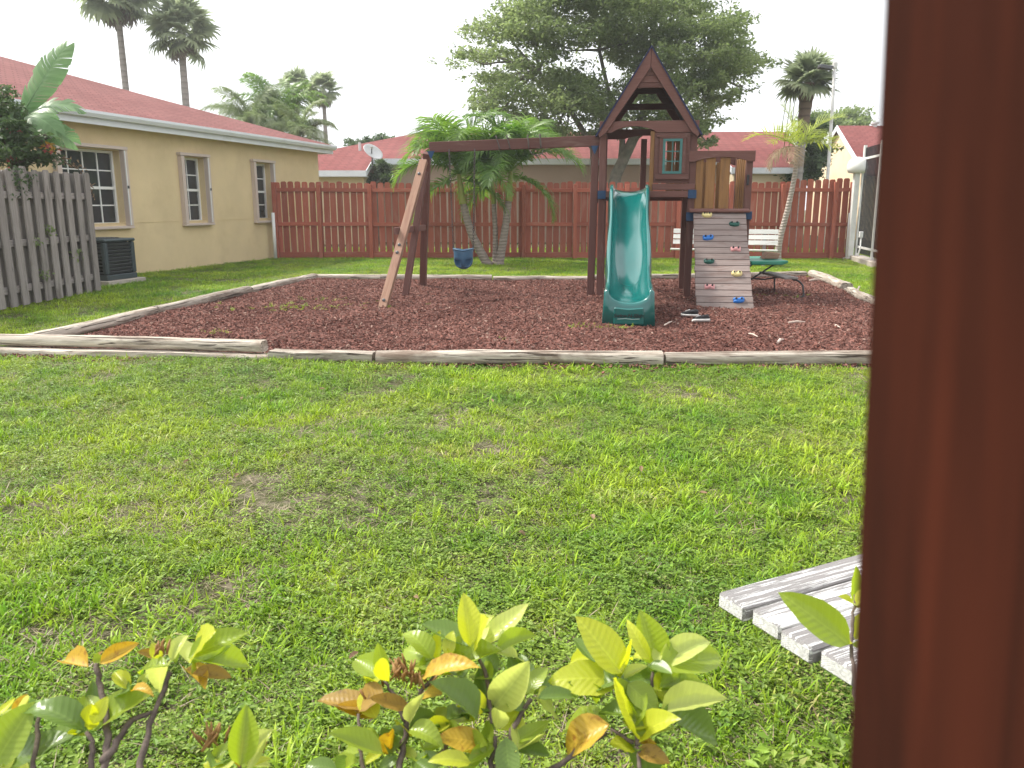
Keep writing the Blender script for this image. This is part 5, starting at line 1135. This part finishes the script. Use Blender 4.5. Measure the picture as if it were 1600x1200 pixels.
for L, w, el, sg, az, rl, mt in ((1.36, .25, 57, 12, .15, 1.15, 'banana'), (.95, .24, 40, 75, -.1, .7, 'banana'), (.9, .24, 25, 95, -.7, .5, 'banana'), (.8, .24, 60, 60, 2.8, 0, 'banana'), (.9, .24, 20, 100, -1.4, .2, 'banana'), (.6, .16, -10, 85, -.35, .5, 'banana_dry'), (.9, .24, 40, 90, 1.5, 0, 'banana'), (.85, .22, 5, 80, -.3, .8, 'banana')): place_frond(bananaleaf(L, w, 0.0, R(sg), int(L * 100 + el), mt), BA, bt, az, R(el), rl, 1, 'leaf')
broadleaf('flowering_shrub', 'straggly dark shrub with reddish flowers leaning over the grey fence', (-7.0, 11.7, 0), [([(-7.0, 11.7, 0), (-6.95, 11.7, 1), (-6.9, 11.7, 1.9)], .05, .02)], [(12, 190, 30, 22), (20, 225, 34, 18), (38, 245, 30, 14), (10, 250, 26, 18), (60, 215, 14, 7), (30, 205, 26, 16), (10, 160, 20, 20), (55, 245, 18, 10)], .5, 4300, .085, 'leaf_dark', 'bark_stem', 41, 5, 'shrub', sq=.8, asp=.45)
g_ = np.random.default_rng(3); sh = [o for o in bpy.data.objects if o.name == 'flowering_shrub'][0]
def gpts(px, py, n, Y, sp): c = at(px, py, Y) - Vector(sh.location); return np.array(c) + g_.normal(0, sp, (n, 3))
leafcloud('flowers', np.concatenate([gpts(75, 232, 16, 11.6, .035), gpts(22, 207, 14, 11.5, .05), gpts(14, 250, 8, 11.4, .05)]), .06, 'flower_red', sh, .2, .6, 4)
# dry bougainvillea sprig hanging at the window and vine leaves on the fence
DS = empty('dry_sprig', at(120, 258, 12.75)); tag(DS, 'brown dried sprig drooping past the end of the grey fence', 'dead branch'); base_ = Vector(DS.location)
P = [at(60, 240, 12.5) - base_, at(95, 248, 12.6) - base_, at(118, 258, 12.75) - base_, at(134, 280, 12.8) - base_, at(146, 306, 12.8) - base_]; MB().tube(P, .006, 5).build('twig', 'bark_stem', DS, True)
leafcloud('dry_leaves', np.concatenate([np.array(P[i].lerp(P[i + 1], t)) + g_.normal(0, .035, (1, 3)) for i in range(4) for t in np.linspace(0, 1, 24)]), .075, 'dry_leaf', DS, .0, .3, 5)
for (px, py, n, sp, lab) in ((30, 285, 150, .10, 'dark vine leaves spilling over the top of the grey fence'), (76, 361, 46, .035, 'small green vine tuft at the middle rail of the grey fence'), (66, 430, 40, .035, 'small green vine tuft low on the grey fence'), (116, 398, 46, .04, 'green vine tuft near the end picket of the grey fence'), (54, 376, 24, .03, 'tiny vine tuft beside a middle fence picket'), (126, 455, 26, .05, 'weeds at the foot of the end fence picket')):
    d = _ray(px, py); c = Vector((0, 0, EYE)) + d * ((-6.42) / d.x); V_ = empty('vine', c); tag(V_, lab, 'vine', 'vines on the grey fence'); sc3 = np.array([.05, sp * 1.6, sp * 1.2])
    q = g_.normal(0, 1, (n, 3)) * sc3; leafcloud('leaves', q, .055, 'leaf_oak' if n < 100 else 'leaf_dark', V_, .1, .6, n)
    MB().tube([(-.03, -sp, -sp), (0, 0, 0), (-.02, sp, sp * .8)], .004, 5).build('stem', 'bark_stem', V_)

# ================================================================== FOREGROUND SHRUBS
def shrubleaf(curl, fold, wavy, wid):
    mb = MB(); n, m = 9, 3
    for i in range(n + 1):
        t = i / n; w = wid * (math.sin(math.pi * t ** .85) ** .75) * (1 - .15 * t) + .004
        if i == n: w = .004
        for j in range(-m + 1, m):
            q = j / (m - 1); mb.v.append((t - .5 * max(0, curl) * t ** 3, q * w * .5 + .05 * curl * math.sin(t * 3), fold * abs(q) * w - curl * (t - .1) ** 2 + wavy * math.sin(t * (13 + 20 * wid) + 2 * j) * abs(q) + .10 * fold * q * w * t))
    k = 2 * m - 1; mb.f = [(i * k + j, i * k + j + 1, (i + 1) * k + j + 1, (i + 1) * k + j) for i in range(n) for j in range(k - 1)]
    me = bpy.data.meshes.new('leaf'); me.from_pydata(mb.v, [], mb.f); me.shade_smooth(); return me
_lv = {}
def lmesh(mat, v):
    if (mat, v) not in _lv:
        a = ((.10, .35, .010, .40), (.34, .25, .016, .36), (-.14, .55, .008, .42), (.22, .12, .020, .48), (.50, .40, .014, .40), (.05, .70, .018, .44), (-.25, .30, .012, .36))[v]; me = shrubleaf(*a); me.materials.append(M[mat]); _lv[(mat, v)] = me
    return _lv[(mat, v)]
CL = dict(g='ix_green', d='ix_dark', y='ix_yellow', p='ix_pale', o='ix_orange', b='ix_brown')
def shrub(label, root, leaves, stems, Y0, buds=()):
    T = empty('ixora_shrub', root); tag(T, label, 'shrub', 'shrubs in front of the viewer'); r0 = Vector(root)
    extra = []
    for (x0, y0, x1, y1, c, dY, w) in leaves:
        for _k in range(random.choice((0, 1, 1))):
            a_ = math.atan2(y1 - y0, x1 - x0) + random.choice((-1, 1)) * random.uniform(.35, 1.0); l_ = math.hypot(x1 - x0, y1 - y0) * random.uniform(.55, .95)
            extra.append((x0, y0, x0 + l_ * math.cos(a_), y0 + l_ * math.sin(a_) * .8 - 4, random.choice('ggddyp' if y0 > 1060 else 'ggyp'), random.uniform(.03, .07), 1.0))
    leaves = list(leaves) + extra
    for i, (x0, y0, x1, y1, c, dY, w) in enumerate(leaves):
        w *= 1.22
        yy = Y0 + (y0 - 1050) * -.0006 + .018 * ((i * 7) % 5 - 2) * .5; a = at(x0, y0, yy); b = at(x1, y1, yy + dY); b = a + (b - a) * 1.14; L = (b - a).length
        view = (Vector((0, 0, EYE)) - a).normalized(); up = (view * .55 + Vector((0, 0, .8)) + Vector((random.uniform(-.5, .5), random.uniform(-.3, .3), 0))).normalized()
        m = frame(a, b, up); m.translation = a - r0; m = m @ Matrix.Diagonal((L, L * w, L, 1)); link('leaf', lmesh(CL[c], (i * 3) % 7), None, T, m)
    for pts, r in stems:
        P = [at(x, y, Y0 + (y - 1050) * -.0006) - r0 for x, y in pts]; Q = []
        for i in range(len(P) - 1):
            for k in range(4): Q.append(P[i].lerp(P[i + 1], k / 4) + V3(random.gauss(0, .0012), random.gauss(0, .0012), 0))
        Q.append(P[-1]); MB().tube(Q, [r * .62 * (1.0 - .35 * (1 - i / len(Q))) * random.uniform(.9, 1.12) for i in range(len(Q))], 8).build('stem', 'bark_stem', T, True)
    for (x, y, n, s) in buds:
        c = at(x, y, Y0 - .01) - r0; mb = MB()
        for k in range(n): d = V3(random.gauss(0, .5), random.gauss(0, .5), 1).normalized(); b = c + V3(random.gauss(0, .008), random.gauss(0, .008), 0); mb.tube([b, b + d * s * .6, b + d * s], [.0012, .0022, .0008], 5)
        o = mb.build('buds', 'bud', T, True); o['kind'] = 'stuff'
random.seed(5)
shrub('leafy shrub at the lower left corner with bare dark branching stems', (-.62, 1.02, 0), [
    (294, 1028, 380, 987, 'g', .03, .9), (300, 1025, 322, 983, 'y', -.02, 1.3), (297, 1037, 353, 1023, 'g', .04, 1), (300, 1053, 352, 1062, 'b', .02, .9), (288, 1046, 318, 1072, 'o', -.03, 1), (262, 1040, 208, 1036, 'g', .02, .9), (268, 1034, 291, 980, 'p', .03, .7), (256, 1031, 219, 1018, 'b', -.02, .9), (250, 1028, 238, 1006, 'y', 0, 1.2), (275, 1036, 262, 1000, 'g', .02, .9),
    (156, 1037, 212, 1011, 'o', .02, .9), (138, 1042, 102, 1032, 'o', .03, 1), (146, 1036, 160, 1012, 'b', .02, .7), (131, 1141, 47, 1078, 'd', .0, 1), (144, 1141, 234, 1078, 'g', .02, 1), (145, 1131, 165, 1091, 'y', .01, .9), (138, 1141, 137, 1115, 'y', -.02, 1.2), (134, 1150, 106, 1150, 'y', -.02, 1), (203, 1078, 181, 1052, 'y', .02, 1), (216, 1078, 231, 1048, 'p', .02, 1), (205, 1080, 235, 1072, 'o', -.01, .8),
    (-10, 1198, 45, 1105, 'g', .03, 1.25), (0, 1202, 100, 1140, 'd', .02, .8), (-8, 1120, 22, 1098, 'y', .02, 1), (20, 1118, 40, 1092, 'o', .03, .8), (375, 1196, 384, 1110, 'g', .03, 1), (372, 1200, 380, 1147, 'o', 0, .7), (330, 1200, 356, 1155, 'g', .02, .8), (394, 1197, 422, 1184, 'y', .02, .9), (350, 1205, 320, 1190, 'y', 0, 1.2), (386, 1205, 412, 1160, 'p', .03, .6)],
    [([(265, 1050), (245, 1105), (228, 1160), (212, 1225)], .0075), ([(150, 1038), (155, 1065), (164, 1100), (168, 1150), (158, 1225)], .008), ([(138, 1145), (147, 1172), (140, 1225)], .007), ([(205, 1125), (178, 1168), (160, 1190)], .009), ([(60, 1110), (58, 1150), (50, 1230)], .006), ([(375, 1190), (368, 1240)], .006), ([(238, 1112), (205, 1125)], .006)], .98, ((330, 1165, 14, .028), (250, 1020, 8, .018), (400, 1178, 10, .022)))
shrub('leafy yellow green shrub with orange spotted leaves at bottom centre', (-.06, 1.02, 0), [
    (735, 1010, 727, 932, 'y', .03, 1.0), (740, 1010, 750, 966, 'y', -.02, 1.35), (748, 1008, 820, 960, 'p', .03, .9), (732, 1010, 668, 985, 'd', .03, .9), (690, 1055, 772, 1018, 'g', .0, 1.1), (660, 1060, 730, 1022, 'o', -.03, .8), (675, 1030, 637, 972, 'g', .02, 1.1), (682, 1030, 685, 990, 'y', .0, 1.1), (700, 1025, 705, 987, 'y', .01, 1), (600, 1060, 594, 1010, 'g', .02, 1.1), (608, 1065, 598, 1038, 'y', -.02, 1), (775, 1020, 832, 994, 'g', .03, .8), (648, 1042, 672, 1034, 'g', -.03, 1.6), (590, 1066, 572, 1056, 'g', .02, 1),
    (580, 1110, 502, 1090, 'b', .02, 1), (600, 1085, 545, 1092, 'b', .03, 1), (640, 1105, 580, 1100, 'b', -.02, 1), (588, 1122, 530, 1110, 'o', 0, .9), (640, 1130, 660, 1088, 'p', .0, .7), (645, 1150, 615, 1133, 'd', .0, 1.1), (640, 1140, 688, 1150, 'g', -.03, 1), (668, 1135, 690, 1122, 'y', .02, 1), (690, 1085, 655, 1075, 'o', .04, 1), (690, 1080, 716, 1088, 'b', .04, 1),
    (772, 1105, 823, 1038, 'p', .0, 1.1), (745, 1125, 680, 1070, 'd', .0, 1.1), (757, 1112, 722, 1067, 'y', -.02, .9), (778, 1125, 820, 1136, 'y', -.03, 1.3), (775, 1140, 780, 1107, 'p', -.02, 1), (762, 1165, 692, 1145, 'o', -.02, .85), (790, 1152, 797, 1222, 'd', -.03, 1.3), (772, 1165, 735, 1192, 'g', -.02, 1), (770, 1115, 750, 1050, 'd', .03, 1), (800, 1110, 832, 1090, 'd', .04, 1),
    (835, 1085, 888, 1060, 'd', .03, 1), (840, 1092, 900, 1086, 'd', .02, .8), (822, 1085, 852, 1038, 'g', .03, .9), (815, 1080, 800, 1035, 'd', .04, 1), (598, 1178, 522, 1155, 'g', .0, .9), (610, 1182, 608, 1146, 'o', -.01, 1.2), (735, 1192, 678, 1177, 'y', -.02, .9), (620, 1180, 590, 1200, 'd', -.02, 1), (625, 1175, 650, 1182, 'p', -.02, 1), (526, 1202, 478, 1192, 'd', 0, 1), (660, 1170, 700, 1160, 'g', .0, 1), (650, 1190, 680, 1215, 'd', -.02, 1), (760, 1180, 745, 1150, 'g', .02, 1), (705, 1120, 660, 1112, 'g', .03, 1), (700, 1125, 738, 1100, 'd', .04, 1), (715, 1165, 700, 1120, 'g', .03, 1), (690, 1195, 640, 1185, 'd', .02, 1), (800, 1160, 850, 1140, 'g', .03, 1), (805, 1175, 848, 1185, 'd', .03, .9), (660, 1150, 700, 1130, 'y', .03, .9), (720, 1205, 760, 1170, 'g', .01, 1), (560, 1190, 520, 1205, 'g', .02, 1), (570, 1195, 602, 1170, 'y', .02, .9), (725, 1060, 690, 1020, 'd', .05, 1), (780, 1075, 815, 1060, 'g', .05, 1), (770, 1060, 745, 1020, 'd', .05, 1.1)],
    [([(640, 1120), (632, 1160), (620, 1225)], .0085), ([(690, 1045), (660, 1080), (640, 1125)], .006), ([(775, 1150), (768, 1190), (764, 1230)], .007), ([(740, 1015), (762, 1060), (770, 1130)], .006), ([(830, 1090), (800, 1140), (790, 1225)], .007), ([(600, 1065), (618, 1090), (634, 1130)], .005), ([(560, 1115), (562, 1160), (575, 1225)], .005), ([(705, 1155), (680, 1190), (668, 1230)], .006), ([(608, 1185), (612, 1230)], .006)], 1.02, ((625, 1058, 22, .024), (585, 1085, 8, .018), (655, 1070, 14, .02)))
shrub('bright yellow leaved shrub right of the bottom centre shrub', (.16, 1.04, 0), [
    (972, 1052, 909, 969, 'y', .02, 1.1), (970, 1062, 862, 1055, 'y', -.01, .85), (967, 1062, 1000, 1015, 'y', -.03, 1), (930, 1035, 900, 1005, 'd', .03, 1.1), (1025, 1037, 1003, 962, 'g', .02, 1.2), (1015, 1032, 982, 971, 'y', .01, .7), (1030, 1042, 1116, 985, 'p', .01, .75), (1018, 1074, 1095, 1062, 'g', .03, .8), (980, 1068, 1029, 1110, 'g', -.03, 1.1), (938, 1090, 890, 1076, 'd', .0, 1), (1012, 1040, 1045, 1055, 'd', -.02, 1.4), (975, 1060, 1008, 1042, 'p', .0, .8), (1030, 1075, 1065, 1042, 'p', .04, .6), (945, 1075, 920, 1064, 'd', .04, 1.2), (1010, 1085, 1048, 1096, 'd', .03, 1), (960, 1055, 945, 1000, 'g', .04, 1),
    (995, 1153, 940, 1082, 'y', -.03, 1.05), (997, 1132, 955, 1072, 'g', .0, 1.1), (1032, 1112, 1125, 1092, 'p', .0, .85), (997, 1156, 1036, 1112, 'y', -.04, 1), (952, 1132, 860, 1165, 'o', .0, 1.1), (995, 1172, 1043, 1189, 'b', -.02, 1.1), (990, 1168, 960, 1156, 'y', -.02, 1), (985, 1140, 1010, 1095, 'g', .03, 1), (990, 1160, 1022, 1165, 'o', -.01, .9), (985, 1120, 940, 1115, 'd', .03, 1), (1005, 1115, 1050, 1120, 'g', .03, 1), (975, 1085, 1000, 1045, 'd', .04, 1.1), (985, 1090, 950, 1060, 'd', .05, 1.1), (1000, 1140, 1030, 1135, 'g', .02, 1)],
    [([(945, 1146), (905, 1172), (862, 1204), (840, 1225)], .0075), ([(996, 1165), (999, 1195), (1002, 1230)], .0055), ([(972, 1062), (985, 1110), (996, 1165)], .006), ([(1022, 1050), (1010, 1095), (998, 1150)], .005), ([(955, 1140), (990, 1160)], .005)], 1.03)
shrub('single leafy sprig beside the blurred post and the peeling bench', (.46, 1.0, 0), [
    (1327, 1007, 1229, 931, 'g', .02, .9), (1333, 1002, 1298, 991, 'y', .0, 1.2), (1336, 950, 1330, 891, 'g', .02, .8), (1333, 943, 1311, 935, 'y', .0, 1.2), (1336, 1000, 1365, 960, 'y', .02, 1), (1338, 945, 1365, 915, 'y', .02, 1), (1330, 1008, 1360, 1015, 'g', .0, .9)],
    [([(1336, 930), (1333, 965), (1330, 1005), (1333, 1050), (1338, 1120), (1340, 1230)], .0045)], 1.0)

# ---- fallen leaves on the lawn and mulch strewn past the timbers
q = rng.uniform([-4.5, 1.6], [3.5, 6.6], (46, 2)); q = q[np.abs(q[:, 0]) < .66 * q[:, 1] + .5]
lm = [shrubleaf(.35, .4, .03, .5), shrubleaf(-.3, .5, .02, .42)]
scatter('leaf_litter', np.concatenate([q, np.full((len(q), 1), .035)], 1), rots(len(q), .35), rng.uniform(.025, .055, len(q)), lm, 'dry_leaf', 'dry fallen leaves lying about on the lawn')
n = 900; x = rng.uniform(-4.6, 4.4, n); y = 6.80 - np.abs(rng.normal(0, .12, n)) + .5 * np.clip((-x - 1) / 3.6, 0, 1)
scatter('strewn_mulch', np.stack([x, y, np.full(n, .022)], 1), np.stack([rng.normal(0, .4, n), rng.normal(0, .4, n), rng.uniform(0, 6.28, n)], 1), rng.uniform(.5, 1.0, n), [chip() for _ in range(3)], 'mulch_chip', 'mulch chips spilled onto the grass along the front timbers')

# ================================================================== HAZE ADDED FOR GLARE
mh = bpy.data.materials.new('haze'); mh.use_nodes = True; th = mh.node_tree; th.nodes.clear()  # volume added to pale the distance, standing in for lens glare
pv = th.nodes.new('ShaderNodeVolumePrincipled'); pv.inputs['Color'].default_value = (0.95, 0.97, 1.0, 1); pv.inputs['Density'].default_value = 0.0013; pv.inputs['Anisotropy'].default_value = 0.2
oh = th.nodes.new('ShaderNodeOutputMaterial'); th.links.new(pv.outputs[0], oh.inputs['Volume']); M['haze'] = mh
tag(MB().box((0, 60, 6.5), (330, 260, 15.0)).build('haze', 'haze'), 'thin pale haze added over the whole yard to imitate glare', kind='stuff')
sc.cycles.volume_bounces = 0
